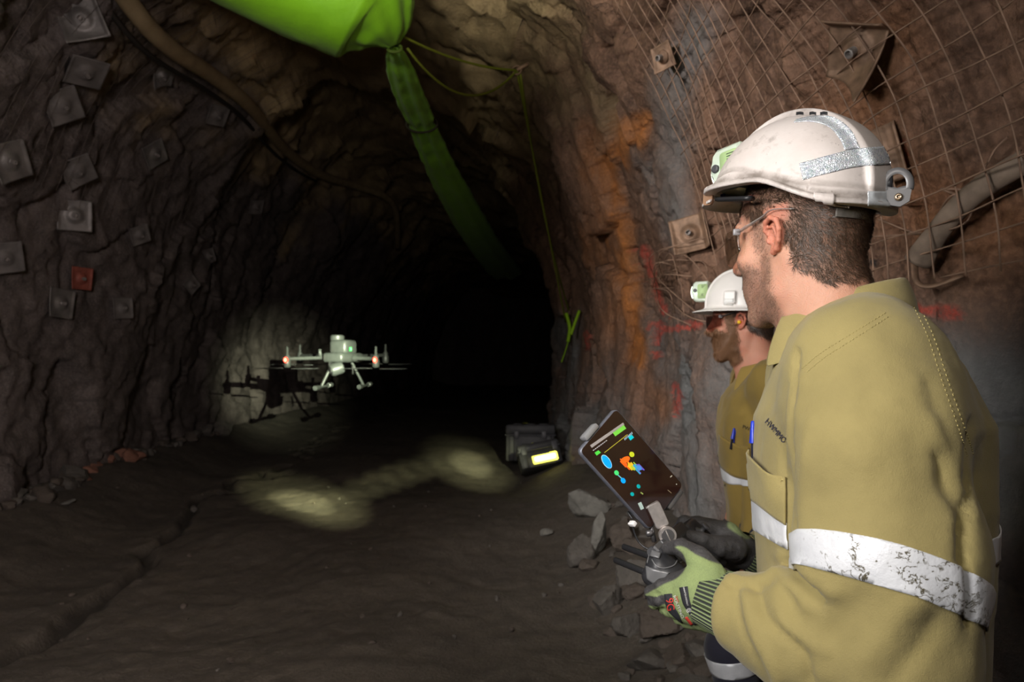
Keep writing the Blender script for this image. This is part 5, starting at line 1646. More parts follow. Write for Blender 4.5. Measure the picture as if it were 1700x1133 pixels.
# bolt plates
def bolt_plate(label, px, py, wall, size, rot, m, tip=0.0, group=None, flange=False, tilt=0.0):
    r = ray_px(px, py, wall)
    if r is None: return
    c, n = r
    # average normal of the neighbourhood so the plate lies flat
    ns = [n]
    for dx, dy in ((12, 0), (-12, 0), (0, 12), (0, -12)):
        q = ray_px(px + dx, py + dy, wall)
        if q is not None: ns.append(q[1])
    tocam = nrm(np.array([0, 0, CAM_Z]) - c)
    n = nrm(nrm(np.mean(ns, 0)) + .35 * tocam)
    u = nrm(np.cross(n, [0, 0, 1.])); v = np.cross(n, u)
    a = math.radians(rot); u, v = u * math.cos(a) + v * math.sin(a), v * math.cos(a) - u * math.sin(a)
    R = np.stack([u, v, n], 1)
    o = c + n * .075
    t = thing('bolt_plate', label, 'rock bolt plate', o, group)
    N = 25; V = []
    for i in range(N):
        for j in range(N):
            x, y = (i / (N - 1) - .5) * size, (j / (N - 1) - .5) * size
            rr = math.hypot(x, y) / size
            z = .020 * sstep(.30, .12, rr) - .012 * sstep(.06, .02, rr) + .010 * sstep(.40, .46, max(abs(x), abs(y)) / size) * (1 if abs(x) > abs(y) else .3)
            z += tip * max(0, (x + y) / size) ** 2 * .35 + tilt * (x / size) * .5 * size
            if flange and x < -size * .33: z += (-x - size * .33) * 1.6
            V.append(o + R @ np.array([x, y, z]))
    pl_ = mesh_obj('plate', V, grid_faces(N, N), m, t, True)
    so = pl_.modifiers.new('thickness', 'SOLIDIFY'); so.thickness = .006
    mb = MB(); mb.lathe([(.034, -.004), (.034, .006), (.022, .018), (.021, .018)], o + n * .012, n, 20)
    w_ = mb.build('dome_washer', m, t, True, sharp=35)
    mb = MB(); mb.lathe([(.016, -.08), (.016, .045), (.012, .047), (.011, .025)], o + n * .014, n, 14); mb.build('bolt', M_DUSTY, t, True, sharp=35)
    return t
LP = [(140, 36, .36, 20, M_STEEL, .2, 'bright bolt plate with curled edge at the top of the left wall'),
      (138, 108, .33, 8, M_DUSTY, 0, 'dusty square bolt plate second down below the curled one on the left wall'),
      (95, 170, .33, 38, M_DUSTY, 0, 'dusty diamond-set bolt plate third down on the left wall'),
      (265, 118, .24, 15, M_STEEL, .3, 'small shiny bolt plate under the hose, right of the curled one'),
      (122, 277, .33, 40, M_DUSTY, .1, 'dusty tilted bolt plate midway up the left wall, left of the clear diamond plate'),
      (248, 252, .33, 45, M_STEEL, 0, 'clean diamond-set bolt plate alone in the middle of the left wall'),
      (4, 264, .34, 30, M_STEEL, .1, 'bolt plate cut by the left picture edge, upper of two there'),
      (120, 357, .35, 3, M_STEEL, 0, 'square-set bright bolt plate above the reddish plate on the left wall'),
      (126, 461, .27, 0, M_REDST, .1, 'reddish bolt plate touching the shiny plate under it'),
      (90, 503, .34, -4, M_STEEL, .1, 'shiny square bolt plate directly below the reddish plate'),
      (196, 512, .28, 5, M_DUSTY, 0, 'dull bolt plate low on the left wall, right of the shiny square plate'),
      (225, 386, .26, 30, M_DUSTY, 0, 'faint tilted bolt plate right of the square-set bright plate'),
      (340, 425, .26, 25, M_DUSTY, .2, 'faint bent bolt plate low in the shade nearest the dark bend'),
      (421, 341, .30, 10, M_DUSTY, 0, 'faint bolt plate highest at the far dark bend of the left wall'),
      (355, 186, .30, 8, M_DUSTY, 0, 'faint bolt plate close under the hose where it bends'),
      (2, 424, .32, 15, M_DUSTY, 0, 'bolt plate cut by the left picture edge, lower of two there'),
      (312, 472, .26, 50, M_DUSTY, 0, 'faint rounded bolt plate low on the wall below the bent faint plate')]
for px, py, sz, rot, m, tip, lab in LP:
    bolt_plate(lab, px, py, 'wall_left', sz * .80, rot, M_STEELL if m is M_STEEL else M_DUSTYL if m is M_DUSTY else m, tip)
bolt_plate('large bent bolt plate catching light at the top of the right wall', 1447, 66, 'wall_right', .21, 62, M_STEELR, .5, flange=True)
bolt_plate('bolt plate with a bright folded flange on the wall above the bearded man', 1150, 394, 'wall_right', .22, 12, M_STEELR, .1, flange=True)
bolt_plate('rusty bolt plate with an orange mark hidden partly behind the dirty helmet', 1470, 262, 'wall_right', .20, 8, M_STEELR, .1)
bolt_plate('small pale bolt plate at the far upper edge of the rusty mesh', 1118, 90, 'wall_right', .13, 4, M_STEELR, .1)

# steel channel hanging on the right wall
def on_wall(px, py, off, wall='wall_right'):
    r = ray_px(px, py, wall)
    return r[0] + r[1] * off
sa_, sb_ = on_wall(1740, 262, .10), on_wall(1562, 442, .10)
pts = np.array([sa_ + (sb_ - sa_) * q + np.array([-.02, 0, .035]) * math.sin(math.pi * q) for q in np.linspace(0, 1, 40)])
t = thing('steel_strap', 'curved dusty steel channel hanging off the right wall near the picture edge', 'steel channel', pts[20])
R_ = []
mb = MB(); V = []
for k, p in enumerate(pts):
    tn = nrm(pts[min(k + 1, 39)] - pts[max(k - 1, 0)]); tc = nrm(np.array([0, 0, CAM_Z]) - p); sd = nrm(np.cross(tn, tc)); nn = np.cross(sd, tn)
    wd = .036 * (1 + .25 * sstep(28, 39, k))
    for j in range(11):
        a = math.radians(-100 + 20 * j)
        V.append(p + sd * wd * math.sin(a) + nn * .026 * math.cos(a))
ob = mesh_obj('channel', V, grid_faces(40, 11), mat('dusty_brown_steel', (.235, .175, .13), .7, .2, var=.35, vscale=16, bump=.002, bscale=50), t, True)
so = ob.modifiers.new('thickness', 'SOLIDIFY'); so.thickness = .004
mb = MB(); mb.tube(spline([on_wall(1544, 441, .07), on_wall(1556, 456, .09), on_wall(1576, 463, .08), on_wall(1602, 453, .05)], 20), .007, 8, flat=1.8); mb.build('hook_lip', M_STEELR, t, True)
# loose ends of wire
wp = [[(1700, 222), (1682, 236), (1655, 262), (1630, 290), (1590, 318), (1530, 340), (1490, 352)], [(1668, 270), (1668, 284), (1640, 305), (1606, 332), (1590, 336)], [(1606, 332), (1600, 350), (1604, 364), (1580, 372), (1440, 398)]]
for w_, lab in zip(wp, ('longest loose rusty wire trailing off the mesh above the steel channel', 'short kinked rusty wire end beside the steel channel', 'low loose rusty wire running behind the dirty helmet')):
    mb = MB(); mb.tube(spline([on_wall(x, y, .10) for x, y in w_], 50), .0034, 6); tag(mb.build('loose_wire', M_RUSTW, None, True), lab, 'wire')
r_ = np.random.default_rng(12)
for k in range(16):
    a = np.array([1098, 470]) + r_.normal(0, 1, 2) * (14, 14); L = r_.uniform(45, 120); th = r_.uniform(-1.4, .6)
    p3 = [a, a + L * .5 * np.array([math.cos(th), math.sin(th)]) + r_.normal(0, 8, 2), a + L * np.array([math.cos(th + .3), math.sin(th + .3)])]
    mb = MB(); mb.tube(spline([on_wall(x, y, o) for (x, y), o in zip(p3, (.05, .16, .10))], 18), .0030, 5)
    tag(mb.build('loose_wire', M_RUSTW, None, True), 'thin wire in the tangle below the flanged bolt plate', 'wire', 'tangled wires on the right wall')

# green ventilation duct: blown-up length tied off, the next length hanging slack
g = NT('green_duct_fabric'); n1 = g.noise(3, 5, .6); n2 = g.noise(26, 4, .6)
M_DUCT = g.out(Base_Color=g.mix(g.rng(n1, .3, .7), (.25, .60, .014), (.20, .50, .012)), Roughness=.55, Normal=g.bump(g.math('ADD', n1, g.math('MULTIPLY', n2, .25)), .01))
g.b.inputs['Sheen Weight'].default_value = .1
dk = W(655, 80, 5.3)
duct = thing('ventilation_duct', 'bright green fabric ventilation duct hung from the roof, far length slack', 'ventilation duct', dk)
ax_pts = spline([W(150, -230, 4.3), W(380, -110, 4.75), W(500, -48, 5.0), W(575, -8, 5.12), W(618, 22, 5.2), W(642, 52, 5.25), W(654, 76, 5.3)], 90)
rad_ = np.interp(np.linspace(0, 6, 90), [0, 2, 3, 3.6, 4, 4.5, 5, 5.5, 6], [.46, .46, .455, .44, .40, .33, .24, .14, .05])
mb = MB(); mb.tube(ax_pts, rad_, 72)
V = np.concatenate(mb.v); C_ = np.repeat(ax_pts, 72, 0); tt = np.repeat(np.linspace(0, 6, 90), 72); an = np.tile(np.arange(72) / 72 * 2 * math.pi, 90)
amp = sstep(3.4, 5.4, tt)
V = V + nrm(V - C_) * (.030 * amp * np.sin(an * 9 + 2 * fbm(V, 2, 2, 3)) * np.repeat(rad_, 72) / .46 + .012 * fbm(V, 3.5, 3, 301))[:, None]
mesh_obj('inflated_length', V, mb.f, M_DUCT, duct, True)
sl = spline([W(654, 74, 5.3), W(660, 100, 5.6), W(672, 140, 6.1), W(700, 206, 7.2), W(728, 270, 8.4), W(762, 335, 10.2), W(800, 400, 13.5), W(838, 452, 20.)], 120)
tl = np.linspace(0, 7, 120)
hw = np.interp(tl, [0, 1, 2, 3, 3.3, 4, 5, 6, 7], [.05, .10, .135, .155, .16, .19, .26, .34, .5]); hw = hw * (1 - .18 * np.exp(-((tl - 3) / .10) ** 2))
V = []
for k in range(120):
    tn = nrm(sl[min(k + 1, 119)] - sl[max(k - 1, 0)]); sd = nrm(np.cross(tn, [0, 0, 1.])); un = np.cross(sd, tn)
    for j in range(72):
        a = j / 72 * 2 * math.pi
        pl2 = 1 + .28 * math.cos(7 * a + .3 * tl[k]) * (1 if tl[k] < 4 else .6)
        V.append(sl[k] + sd * hw[k] * math.cos(a) + un * hw[k] * .42 * math.sin(a) * pl2)
V = np.array(V); V = V + .012 * np.stack([fbm(V, 5, 2, 31), fbm(V, 5, 2, 32), fbm(V, 5, 2, 33)], -1)
f = [[k * 72 + j, k * 72 + (j + 1) % 72, (k + 1) * 72 + (j + 1) % 72, (k + 1) * 72 + j] for k in range(119) for j in range(72)]
mesh_obj('slack_length', V, f, M_DUCT, duct, True)
k = int(119 * 3 / 7); mb = MB(); tn = nrm(sl[k + 1] - sl[k - 1]); sd = nrm(np.cross(tn, [0, 0, 1.])); un = np.cross(sd, tn)
mb.tube([sl[k] + sd * .165 * math.cos(a) + un * .09 * math.sin(a) for a in np.linspace(0, 2 * math.pi, 30)], .012, 6, caps=False); mb.build('tie_band', mat('dark_webbing', (.04, .035, .02), .8), duct, True)
mb = MB(); mb.tube([dk + np.array([.055 * math.cos(a), .01 * math.sin(a), .035 * math.sin(a)]) for a in np.linspace(0, 2 * math.pi, 24)], .012, 6, caps=False); mb.build('tie_cord', mat('dark_cord', (.10, .16, .02), .8), duct, True)

# yellow-green rope
M_ROPE = mat('yellow_green_rope', (.17, .20, .012), .7, bump=.002, bscale=300)
M_TAGC = mat('lime_webbing', (.30, .55, .01), .7)
ra = ray_px(876, 106, 'ceiling') or ray_px(876, 106, 'wall_right')
rb = ray_px(944, 535, 'wall_right')
anc = ra[0] + ra[1] * .12; low = rb[0] + rb[1] * .12
d0 = W(668, 60, 5.3); d1 = W(676, 80, 5.35)
def at_y(px, py, y): return W(px, py, y)
rope = thing('rope', 'thin yellow-green rope looped from the green duct to the right wall', 'rope', anc)
ya, yl = anc[1], low[1]
def mixp(a, b, t, sag=0): return a + (b - a) * t + np.array([0, 0, -sag * 4 * t * (1 - t)])
for a, sag in ((d0, .06), (d1, .30)):
    mb = MB(); mb.tube([mixp(a, anc, t, sag) for t in np.linspace(0, 1, 30)], .011, 6); mb.build('strand', M_ROPE, rope, True)
e1 = W(939, 535, yl - .05); e2 = W(946, 522, yl - .05)
for a, b, bow in ((anc, e1, .0), (anc + (.03, 0, -.02), e2, .10)):
    mb = MB(); mb.tube([a + (b - a) * t + np.array([bow * -.6 * math.sin(math.pi * t), 0, 0]) for t in np.linspace(0, 1, 30)], .011, 6); mb.build('strand', M_ROPE, rope, True)
for pl_, rr in (([(940, 520), (946, 545), (943, 568)], .045), ([(962, 516), (955, 535), (948, 556)], .035), ([(944, 565), (938, 585), (932, 602)], .018)):
    yy = min((on_wall(x, y, 0)[1] for x, y in pl_ if ray_px(x, y, 'wall_right') is not None), default=yl) - .12
    mb = MB(); mb.tube(spline([W(x, y, yy) for x, y in pl_], 12), rr, 8, flat=.6); mb.build('webbing_tail', M_TAGC, rope, True)
mb = MB(); mb.tube([ra[0] - ra[1] * .05, anc], .018, 8); mb.tube([anc + np.array([.04 * math.cos(a), .0, .04 * math.sin(a)]) for a in np.linspace(0, 6.28, 18)], .010, 6, caps=False); mb.build('roof_hook', M_STEELR, rope, True)

# hose along the left shoulder of the drive
hp = [W(120, -120, 5.0), W(245, 0, 5.9), W(330, 95, 7.1), W(395, 172, 8.4), W(450, 232, 10.0), W(520, 270, 12.0), (W(585, 292, 13.6)), W(640, 325, 16.0), W(652, 420, 20.0)]
def near_rock(px, py, off):
    best = None
    for s_ in ('wall_left', 'ceiling'):
        r = ray_px(px, py, s_)
        if r is not None and (best is None or r[0][1] < best[0][1]): best = r
    return best[0] + best[1] * off
hp = [W(150, -90, near_rock(200, 3, .1)[1] - .4)] + [near_rock(x, y, .24) for x, y in ((245, 2), (330, 95), (395, 172), (450, 232), (520, 270), (585, 292), (640, 330), (655, 400))]
pts = spline(hp, 110)
for _ in range(14): pts[1:-1] = pts[1:-1] * .5 + (pts[:-2] + pts[2:]) * .25
g = NT('dusty_hose'); nn_ = g.noise(5, 5, .65)
M_HOSE = g.out(Base_Color=g.mix(g.rng(nn_, .3, .7), (.26, .19, .10), (.40, .30, .165)), Roughness=.8, Normal=g.bump(nn_, .01))
mb = MB(); mb.tube(pts, .075, 14)
tag(mb.build('hose', M_HOSE, None, True), 'thick dusty brown hose slung along the left roof into the dark', 'hose')
mb = MB(); mb.tube(pts[:70] + np.array([-.12, .02, -.10]), .022, 8)
tag(mb.build('cable', mat('black_cable', (.03, .026, .022), .6), None, True), 'thin dark cable running beside the dusty brown hose', 'cable')
# ---------------------------------------------------------------- the drone
DC = W(568, 597, 6.0); ds = 6.0 / F                      # metres per pixel at the drone
M_DRONE = mat('drone_grey', (.052, .057, .054), .4, var=.1, vscale=30)
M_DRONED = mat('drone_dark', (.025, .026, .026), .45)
M_RED = mat('red_led', (.9, .05, .02), .3, emit=(1, .05, .03), estr=22)
M_REDG = mat('red_led_dome', (.9, .10, .06), .3, emit=(1, .02, .015), estr=3)
M_GRN = mat('green_led', (.05, .8, .1), .3, emit=(.05, 1, .12), estr=2.0)
dr = thing('drone', 'grey quadcopter drone hovering in the drive with red lights', 'drone', DC)
def dp(px, py, dy=0.0): return W(px, py, 6.0 + dy)
def rotZ(a): a = math.radians(a); return np.array([[math.cos(a), -math.sin(a), 0], [math.sin(a), math.cos(a), 0], [0, 0, 1]])
RD = rotZ(-18)
bc_ = dp(570, 594)
mb = MB(); mb.box(bc_, (.20, .36, .085), RD, .025); body = mb.build('body', M_DRONE, dr, True, sharp=50)
mb = MB(); mb.box(dp(570, 577), (.17, .20, .13), RD, .03); top = mb.build('scanner_head', M_DRONE, dr, True, sharp=50)
mb = MB(); mb.lathe([(.055, 0), (.060, .01), (.060, .05), (.05, .06)], dp(560, 568), (0, 0, 1), 24); mb.build('scanner_dome', M_DRONE, top, True, sharp=40)
mb = MB(); mb.box(dp(582, 580, -.115), (.018, .006, .030), None, .002); mb.build('status_light', M_GRN, top, True)
motors = {'a': dp(477, 596, -.10), 'b': dp(624, 596, -.20), 'c': dp(640, 590, .45), 'd': dp(498, 591, .45)}
roots = {'a': dp(548, 594, -.05), 'b': dp(588, 595, -.05), 'c': dp(588, 592, .12), 'd': dp(552, 591, .12)}
for k in 'abcd':
    a, b = roots[k], motors[k]
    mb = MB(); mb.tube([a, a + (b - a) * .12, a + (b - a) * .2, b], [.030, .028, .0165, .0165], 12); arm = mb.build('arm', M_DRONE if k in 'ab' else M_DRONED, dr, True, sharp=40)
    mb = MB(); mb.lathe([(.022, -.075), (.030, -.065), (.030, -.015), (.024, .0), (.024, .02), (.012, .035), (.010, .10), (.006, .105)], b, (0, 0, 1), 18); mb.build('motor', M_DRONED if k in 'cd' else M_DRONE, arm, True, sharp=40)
    an = {'a': 12, 'b': 8, 'c': -14, 'd': 20}[k]
    for s in (0, 180):
        R = rotZ(an + s); n = 16; V = []
        for i in range(n):
            t = i / (n - 1); r = .03 + .235 * t
            c = .012 + .028 * math.sin(math.pi * min(1, t * .85 + .12)) * (1 - .4 * t)
            tw = math.radians(22 - 14 * t)
            for e in (-1, 1):
                V.append(b + R @ np.array([r, e * c * math.cos(tw) * .5, -.085 + e * c * math.sin(tw) * .5]))
        bl = mesh_obj('rotor_blade', V, grid_faces(n, 2), M_DRONED, arm, True); so = bl.modifiers.new('thickness', 'SOLIDIFY'); so.thickness = .003
    if k in 'ab':
        mb = MB(); mb.lathe([(.020 * math.cos(t), .026 * math.sin(t)) for t in np.linspace(-1.5, 1.5, 10)], b + (0, -.040, -.010), (0, 0, 1), 14); ld = mb.build('light_dome', M_REDG, arm, True)
        mb = MB(); mb.lathe([(.013 * math.cos(t), .018 * math.sin(t)) for t in np.linspace(-1.5, 1.5, 10)], b + (0, -.056, -.010), (0, 0, 1), 14); mb.build('lamp_core', M_RED, ld, True)
for a, b, c0, c1 in ((dp(552, 604, -.10), dp(534, 641, -.16), dp(523, 645, -.32), dp(550, 639, .10)), (dp(583, 600, .08), dp(604, 641, .14), dp(596, 643, .00), dp(615, 638, .34))):
    mb = MB(); mb.tube([a, b], .0125, 10); lg = mb.build('landing_leg', M_DRONE, dr, True, sharp=40)
    mb = MB(); mb.tube([c0, c0 + (c1 - c0) * .18, c0 + (c1 - c0) * .19, c1 - (c1 - c0) * .19, c1 - (c1 - c0) * .18, c1], [.021, .021, .012, .012, .021, .021], 10); mb.build('skid', M_DRONE, lg, True, sharp=40)
mb = MB(); mb.box(dp(560, 606, -.12), (.07, .07, .04), RD, .01); gm_ = mb.build('gimbal', M_DRONED, dr, True, sharp=40)
mb = MB(); mb.lathe([(.045, -.06), (.055, -.05), (.055, .03), (.045, .05), (.036, .052)], dp(558, 613, -.14), nrm([-.75, -.45, -.30]), 24); mb.build('camera', M_DRONE, gm_, True, sharp=40)
mb = MB(); mb.lathe([(.035, 0), (.033, .006), (.002, .010)], dp(558, 613, -.14) + nrm([-.75, -.45, -.30]) * .050, nrm([-.75, -.45, -.30]), 20); mb.build('camera_lens', M_BLACKP, gm_, True, sharp=40)
mb = MB(); mb.box(dp(549, 609, -.14), (.014, .05, .085), RD, .004); mb.build('gimbal_yoke', M_DRONED, gm_, True, sharp=40)
mb = MB(); mb.tube([dp(533, 594, -.05), dp(531, 585, -.05), dp(531, 580, -.05)], [.018, .014, .014], 8); mb.build('radio_mast', M_DRONE, dr, True)
mb = MB(); mb.tube([dp(569, 608, -.02), dp(567, 619, -.02)], .009, 8); mb.build('rear_mast', M_DRONE, dr, True)
mb = MB(); mb.tube([dp(585, 606, -.02), dp(586, 622, -.02)], .008, 8); mb.build('rear_mast', M_DRONED, dr, True)

# ---------------------------------------------------------------- two transport cases
M_CASE = mat('case_black', (.050, .050, .055), .5, var=.25, vscale=12, bump=.003, bscale=40)
M_CASEL = mat('case_latch', (.085, .085, .095), .45)
M_YEL = mat('yellow_sticker', (.45, .48, .01), .5)
M_GLOW = mat('glowing_yellow_panel', (.95, .95, .2), .4, emit=(1, .93, .10), estr=3.2)
M_GLOW2 = mat('glowing_panel_core', (1, 1, .7), .4, emit=(1, .90, .55), estr=4.0)
def euler(rx, ry, rz):
    return np.array(Matrix.Rotation(math.radians(rz), 3, 'Z') @ Matrix.Rotation(math.radians(ry), 3, 'Y') @ Matrix.Rotation(math.radians(rx), 3, 'X'))
def hard_case(label, loc, R, w, d, h, lat):
    t = thing('equipment_case', label, 'equipment case', loc)
    o = np.asarray(loc, float)
    p = lambda x, y, z: o + R @ np.array([x, y, z])
    mb = MB(); mb.box(p(0, 0, h * .36), (w, d, h * .70), R, .03)
    for sx in (-1, 1): mb.box(p(sx * w * .38, -d / 2 + .0, h * .36), (.07, .03, h * .66), R, .01)
    b = mb.build('case_body', M_CASE, t, True, sharp=40)
    mb = MB(); mb.box(p(0, 0, h * .86), (w * 1.02, d * 1.02, h * .28), R, .035)
    for k in (-1, 0, 1): mb.box(p(k * w * .27, 0, h * 1.0), (w * .18, d * .8, .018), R, .006)
    l = mb.build('case_lid', M_CASE, t, True, sharp=40)
    mb = MB(); mb.box(p(0, 0, h * .715), (w * 1.035, d * 1.035, .014), R, .004); mb.build('seal_rim', M_CASEL, t, True)
    for k in lat:
        mb = MB(); mb.box(p(k * w, -d / 2 - .012, h * .72), (.062, .026, .10), R, .006); mb.build('latch', M_CASEL, t, True, sharp=40)
    mb = MB(); mb.tube([p(-.10, -d / 2 - .008, h * .46), p(-.10, -d / 2 - .045, h * .46), p(.10, -d / 2 - .045, h * .46), p(.10, -d / 2 - .008, h * .46)], .014, 8); mb.build('handle', M_CASEL, t, True, sharp=60)
    return t, p
fz = floor_at(.26, 9.3)
c1, p1 = hard_case('larger black equipment case standing behind the case with the lit panel', (.26, 9.35, fz + .0), euler(-4, 0, -4), .66, .48, .50, (-.28, .28))
mb = MB(); mb.box(p1(-.08, .02, .515), (.07, .09, .003), euler(-4, 0, -4), .001); mb.build('yellow_sticker', M_YEL, c1, True)
fz = floor_at(.36, 8.45)
RS = euler(-24, -11, 6)
c2, p2 = hard_case('smaller black equipment case with a glowing yellow panel on its front', (.36, 8.15, fz + .045), RS, .50, .34, .30, (-.36, .38))
mb = MB(); mb.prism(rrect(.30, .105, .02), .014, np.stack([RS[:, 0], RS[:, 2], -RS[:, 1]], 1), p2(.045, -.185, .085), .004); pn = mb.build('light_panel', M_GLOW, c2, True, sharp=40)
mb = MB(); mb.prism(rrect(.25, .055, .02), .002, np.stack([RS[:, 0], RS[:, 2], -RS[:, 1]], 1), p2(.045, -.1995, .085), .0005); mb.build('panel_core', M_GLOW2, pn, True, sharp=40)
mb = MB(); mb.box(p2(-.03, -.06, .307), (.075, .14, .003), RS, .001); mb.build('yellow_sticker', M_YEL, c2, True)
# ---------------------------------------------------------------- loose rock
def rock_stone(name, base, hi):
    g = NT(name); n1 = g.noise(4, 7, .65); n2 = g.noise(40, 5, .65)
    c = g.mix(g.rng(n1, .3, .7), base, hi); c = g.mix(g.rng(n2, .5, .8, 0, .5), c, tuple(x * .5 for x in base))
    return g.out(Base_Color=c, Roughness=.9, Normal=g.bump(g.math('ADD', n1, g.math('MULTIPLY', n2, .4)), .02))
M_ST1 = rock_stone('stone_grey', (.085, .076, .066), (.145, .13, .115)); M_ST2 = rock_stone('stone_brown', (.07, .056, .045), (.125, .10, .082))
M_ST3 = rock_stone('stone_pale', (.15, .145, .13), (.235, .225, .20)); M_ST4 = rock_stone('stone_reddish', (.17, .075, .05), (.30, .14, .095))
_ico = {}
def ico(n):
    if n not in _ico:
        bm = bmesh.new(); bmesh.ops.create_icosphere(bm, subdivisions=n, radius=1)
        bm.verts.index_update(); _ico[n] = (np.array([v.co[:] for v in bm.verts]), [[v.index for v in f.verts] for f in bm.faces]); bm.free()
    return _ico[n]
def rock(loc, size, seed, label, group=None, m=None, rot=None, sub=4, cat='rock', bury=.25):
    V, f = ico(sub)
    r = np.random.default_rng(seed)
    # a convex block cut by random planes
    V = V.copy()
    N = nrm(r.normal(size=(13, 3))); D = r.uniform(.52, .95, 13)
    dn = V @ N.T
    s = np.min(np.where(dn > .05, D / np.maximum(dn, .05), 9), axis=1)
    V = V * np.minimum(s, 1.15)[:, None]
    V = V + nrm(V) * (.05 * fbm(V + seed * 3.1, 2.6, 4, seed))[:, None]
    V = V * (np.asarray(size) / 2)
    R = euler(*(rot if rot is not None else (r.uniform(-20, 20), r.uniform(-20, 20), r.uniform(0, 360))))
    V = V @ R.T
    x, y = loc
    z = floor_at(x, y) - V[:, 2].min() - bury * (V[:, 2].max() - V[:, 2].min())
    o = mesh_obj('rock', V, f, m or M_ST1, None, True)
    try: o.data.set_sharp_from_angle(angle=math.radians(32))
    except Exception: pass
    o.location = (x, y, z)
    return tag(o, label, cat, group)
def gp(px, py):
    """floor point under a pixel"""
    y = CAM_Z * F / (py - HZ)
    for _ in range(4):
        x = (px - 850) / F * y; y = (CAM_Z - floor_at(x, y)) * F / (py - HZ)
    return (px - 850) / F * y, y
def rk(px, py, wpx, hpx, seed, label, m=None, rot=None, group=None, dep=.8, **k):
    x, y = gp(px, py); s = y / F
    return rock((x, y), (wpx * s, wpx * s * dep, hpx * s * 1.25), seed, label, group, m, rot, **k)
rk(975, 866, 84, 50, 11, 'largest pale rock slab lying on the floor left of the phone', M_ST3, (4, -6, 20))
rk(993, 922, 27, 64, 22, 'narrow upright pale stone standing below the largest slab', M_ST3, (6, 8, 30), dep=1.0, bury=.1)
rk(966, 932, 56, 50, 13, 'rounded grey rock leaning beside the narrow upright stone', M_ST1, (0, 10, 60))
rk(906, 889, 24, 12, 14, 'small pale flat stone alone on the dirt left of the slab', M_ST3, (0, 0, 10))
rk(1035, 905, 60, 46, 15, 'brown rock in the shade just under the phone', M_ST2)
rk(1050, 975, 70, 52, 16, 'broad grey rock in the rubble left of the green glove', M_ST1)
rk(1012, 1010, 62, 44, 17, 'grey rock between the wide floor and the rubble, left of the broad one', M_ST1)
rk(1085, 1062, 84, 56, 18, 'large rough block in the rubble below the green glove', M_ST2)
rk(1040, 1052, 50, 46, 19, 'squarish grey rock left of the large rough block', M_ST1)
r_ = np.random.default_rng(33)
n_ = 0
for k in range(260):
    py = r_.uniform(835, 1190); t = (py - 835) / 355
    lo = 985 + 40 * t - 20 * math.sin(3 * t); hi = 1010 + 330 * t + 60
    px = lo + (hi - lo) * r_.random() ** .8
    x, y = gp(px, py)
    if x > np.interp(y, YK, XR) + .05: continue
    s = r_.choice([.07, .09, .12, .16, .22], p=[.25, .28, .25, .15, .07])
    rock((x, y), (s * r_.uniform(.8, 1.4), s * r_.uniform(.7, 1.1), s * r_.uniform(.5, .9)), 100 + k, 'broken stone in the rubble along the foot of the right wall', 'rubble along the right wall', [M_ST1, M_ST2, M_ST1, M_ST2, M_ST2][k % 5], None, 3 if s < .15 else 4, bury=.42)
    n_ += 1
    if n_ > 120: break
# left side
rk(366, 722, 44, 22, 41, 'flat rock slab at the far end of the left row below the drone light', M_ST1, (3, 8, 0))
rk(341, 736, 34, 18, 42, 'second flat slab just nearer than the far end slab', M_ST1, (0, -5, 30))
rk(111, 868, 30, 7, 43, 'thin pale splinter of rock lying alone on the left floor', M_ST3, (0, -16, 0), dep=.3, bury=.1)
rk(322, 835, 15, 10, 44, 'small stone beside the wet drainage line', M_ST1)
for k in range(150):
    t = r_.random(); px = -10 + 400 * t; base = 868 - 158 * t
    py = base - r_.uniform(0, 1) ** 1.3 * (62 - 34 * t) + r_.normal(0, 3)
    x, y = gp(px, py)
    if y > 14.5: continue
    s = r_.choice([.08, .12, .17, .24], p=[.36, .32, .22, .10])
    red = 130 < px < 215 and r_.random() < .5
    rock((x, y), (s * r_.uniform(.8, 1.5), s * r_.uniform(.7, 1.1), s * r_.uniform(.5, .9)), 400 + k,
         'reddish stone in the row along the foot of the left wall' if red else 'grey stone in the row along the foot of the left wall', 'red stones along the left wall' if red else 'stones along the left wall', M_ST4 if red else [M_ST1, M_ST2][k % 2], None, 3)
for k in range(46):
    px, py = r_.uniform(60, 960), r_.uniform(800, 1120)
    x, y = gp(px, py); s = r_.uniform(.018, .045)
    rock((x, y), (s * 1.3, s, s * .8), 700 + k, 'pebble scattered on the open dirt floor', 'pebbles on the dirt floor', M_ST1 if k % 3 == 0 else M_ST2, None, 2, 'pebble')
# ================================================================ CAMERA, LIGHT
cam = bpy.data.cameras.new('camera'); cam.lens = 24; cam.sensor_width = 36
cam.shift_y = (HZ - 566.5) / 1700
cam.clip_start = .05; cam.clip_end = 200
cam.dof.use_dof = True; cam.dof.focus_distance = 1.12; cam.dof.aperture_fstop = 7.1
co = bpy.data.objects.new('camera', cam); COL.objects.link(co)
co.location = (0, 0, CAM_Z); co.rotation_euler = (math.pi / 2, 0, 0)
SC.camera = co

def aim(o, target):
    d = Vector([float(t) for t in target]) - o.location
    o.rotation_euler = d.to_track_quat('-Z', 'Y').to_euler()
def spot(name, loc, target, power, angle, blend=.6, radius=.03, color=(1, 1, 1)):
    l = bpy.data.lights.new(name, 'SPOT'); l.energy = power; l.spot_size = math.radians(angle); l.spot_blend = blend
    l.shadow_soft_size = radius; l.color = color
    o = bpy.data.objects.new(name, l); COL.objects.link(o); o.location = Vector([float(c) for c in loc]); aim(o, target); return o
def area(name, loc, target, power, size, spread=120, color=(1, 1, 1)):
    l = bpy.data.lights.new(name, 'AREA'); l.energy = power; l.shape = 'DISK'; l.size = size; l.spread = math.radians(spread); l.color = color
    o = bpy.data.objects.new(name, l); COL.objects.link(o); o.location = Vector([float(c) for c in loc]); aim(o, target); return o

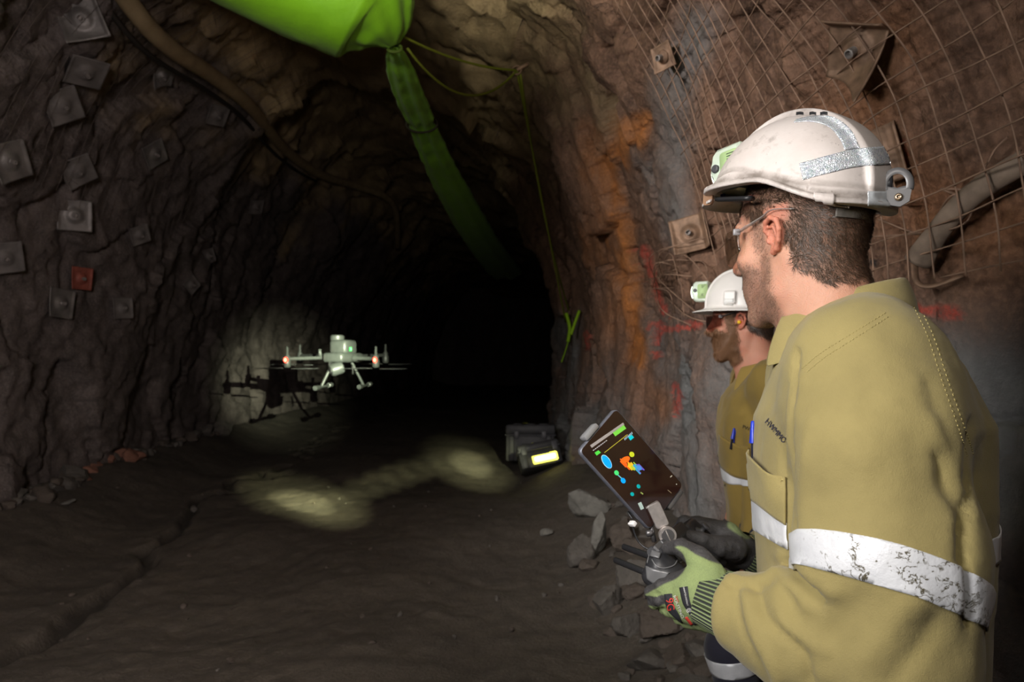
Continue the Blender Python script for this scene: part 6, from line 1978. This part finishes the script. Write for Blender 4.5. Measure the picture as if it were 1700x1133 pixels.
area('key_lamp', (-1.05, -.05, 1.95), (.70, 1.6, 1.45), 15, .6, 100, (1, .97, .94))
spot('wall_fill', (-2.3, .9, 3.0), (1.15, 4.8, 1.8), 700, 62, 1.0, .3, (1, .95, .91))  # added spot out of view, brightens the right wall; no fixture stands there
spot('roof_fill', (-1.3, 1.2, 3.3), (-1.2, 4.8, 5.0), 640, 46, 1.0, .2, (1, .95, .80))  # added unseen spot, lights the duct and the near roof
spot('roof_fill', (.0, 1.5, 2.5), (.25, 5.8, 5.2), 560, 34, 1.0, .15, (1, .95, .80))  # second added spot, lifts the roof right of the duct; no fixture
spot('left_fill', (-.4, -.4, 1.9), (-4.2, 6.2, 1.0), 430, 86, 1.0, .3, (1, .88, .84))
spot('floor_fill', (-.2, -.5, 2.6), (-.9, 3.6, 0), 165, 80, 1.0, .3, (1, .93, .84))
# the beams of the two cap lamps, each starting at its lens
L1 = LC1 + frame(124, -4)[:, 0] * .047
L2 = HO2 + HB @ np.array([.142, 0, .070]) + frame(150, 0)[:, 0] * .040
WARM = (.96, 1, .55)
spot('cap_beam_on_drone', L1, W(472, 624, 10), 4600, 10, 1.0, .006, (.92, 1, .70))
spot('cap_beam_on_drone', L1, W(500, 622, 10), 2800, 15, 1.0, .006, (.92, 1, .70))
def beam(name, px, py, power, ang, bl=1.0):
    y = CAM_Z * F / (py - HZ); spot(name, L2, W(px, py, y), power, ang, bl, .01, WARM)
for px_, py_, pw_, an_ in ((508, 834, 7500, 6.0), (514, 832, 2600, 12), (783, 772, 11500, 5.5), (783, 774, 3600, 11)):
    beam('cap_beam_patch', px_, py_, pw_, an_)
for k, (px_, py_) in enumerate(((565, 830), (595, 823), (622, 812), (648, 801), (674, 791), (700, 782), (726, 775), (752, 771))):
    beam('cap_beam_sweep', px_ - 12, py_, 1500, 4.5)
w = bpy.data.worlds.new('mine_dark'); w.use_nodes = True; SC.world = w
w.node_tree.nodes['Background'].inputs[0].default_value = (.012, .009, .009, 1)
w.node_tree.nodes['Background'].inputs[1].default_value = 1.0

vs = SC.view_settings
vs.view_transform = 'Standard'; vs.look = 'None'; vs.exposure = 0.0; vs.gamma = 1.0; vs.use_curve_mapping = False
SC.display_settings.display_device = 'sRGB'
SC.cycles.use_denoising = True
SC.cycles.max_bounces = 6
SC.cycles.caustics_reflective = False; SC.cycles.caustics_refractive = False
SC.cycles.sample_clamp_indirect = 4
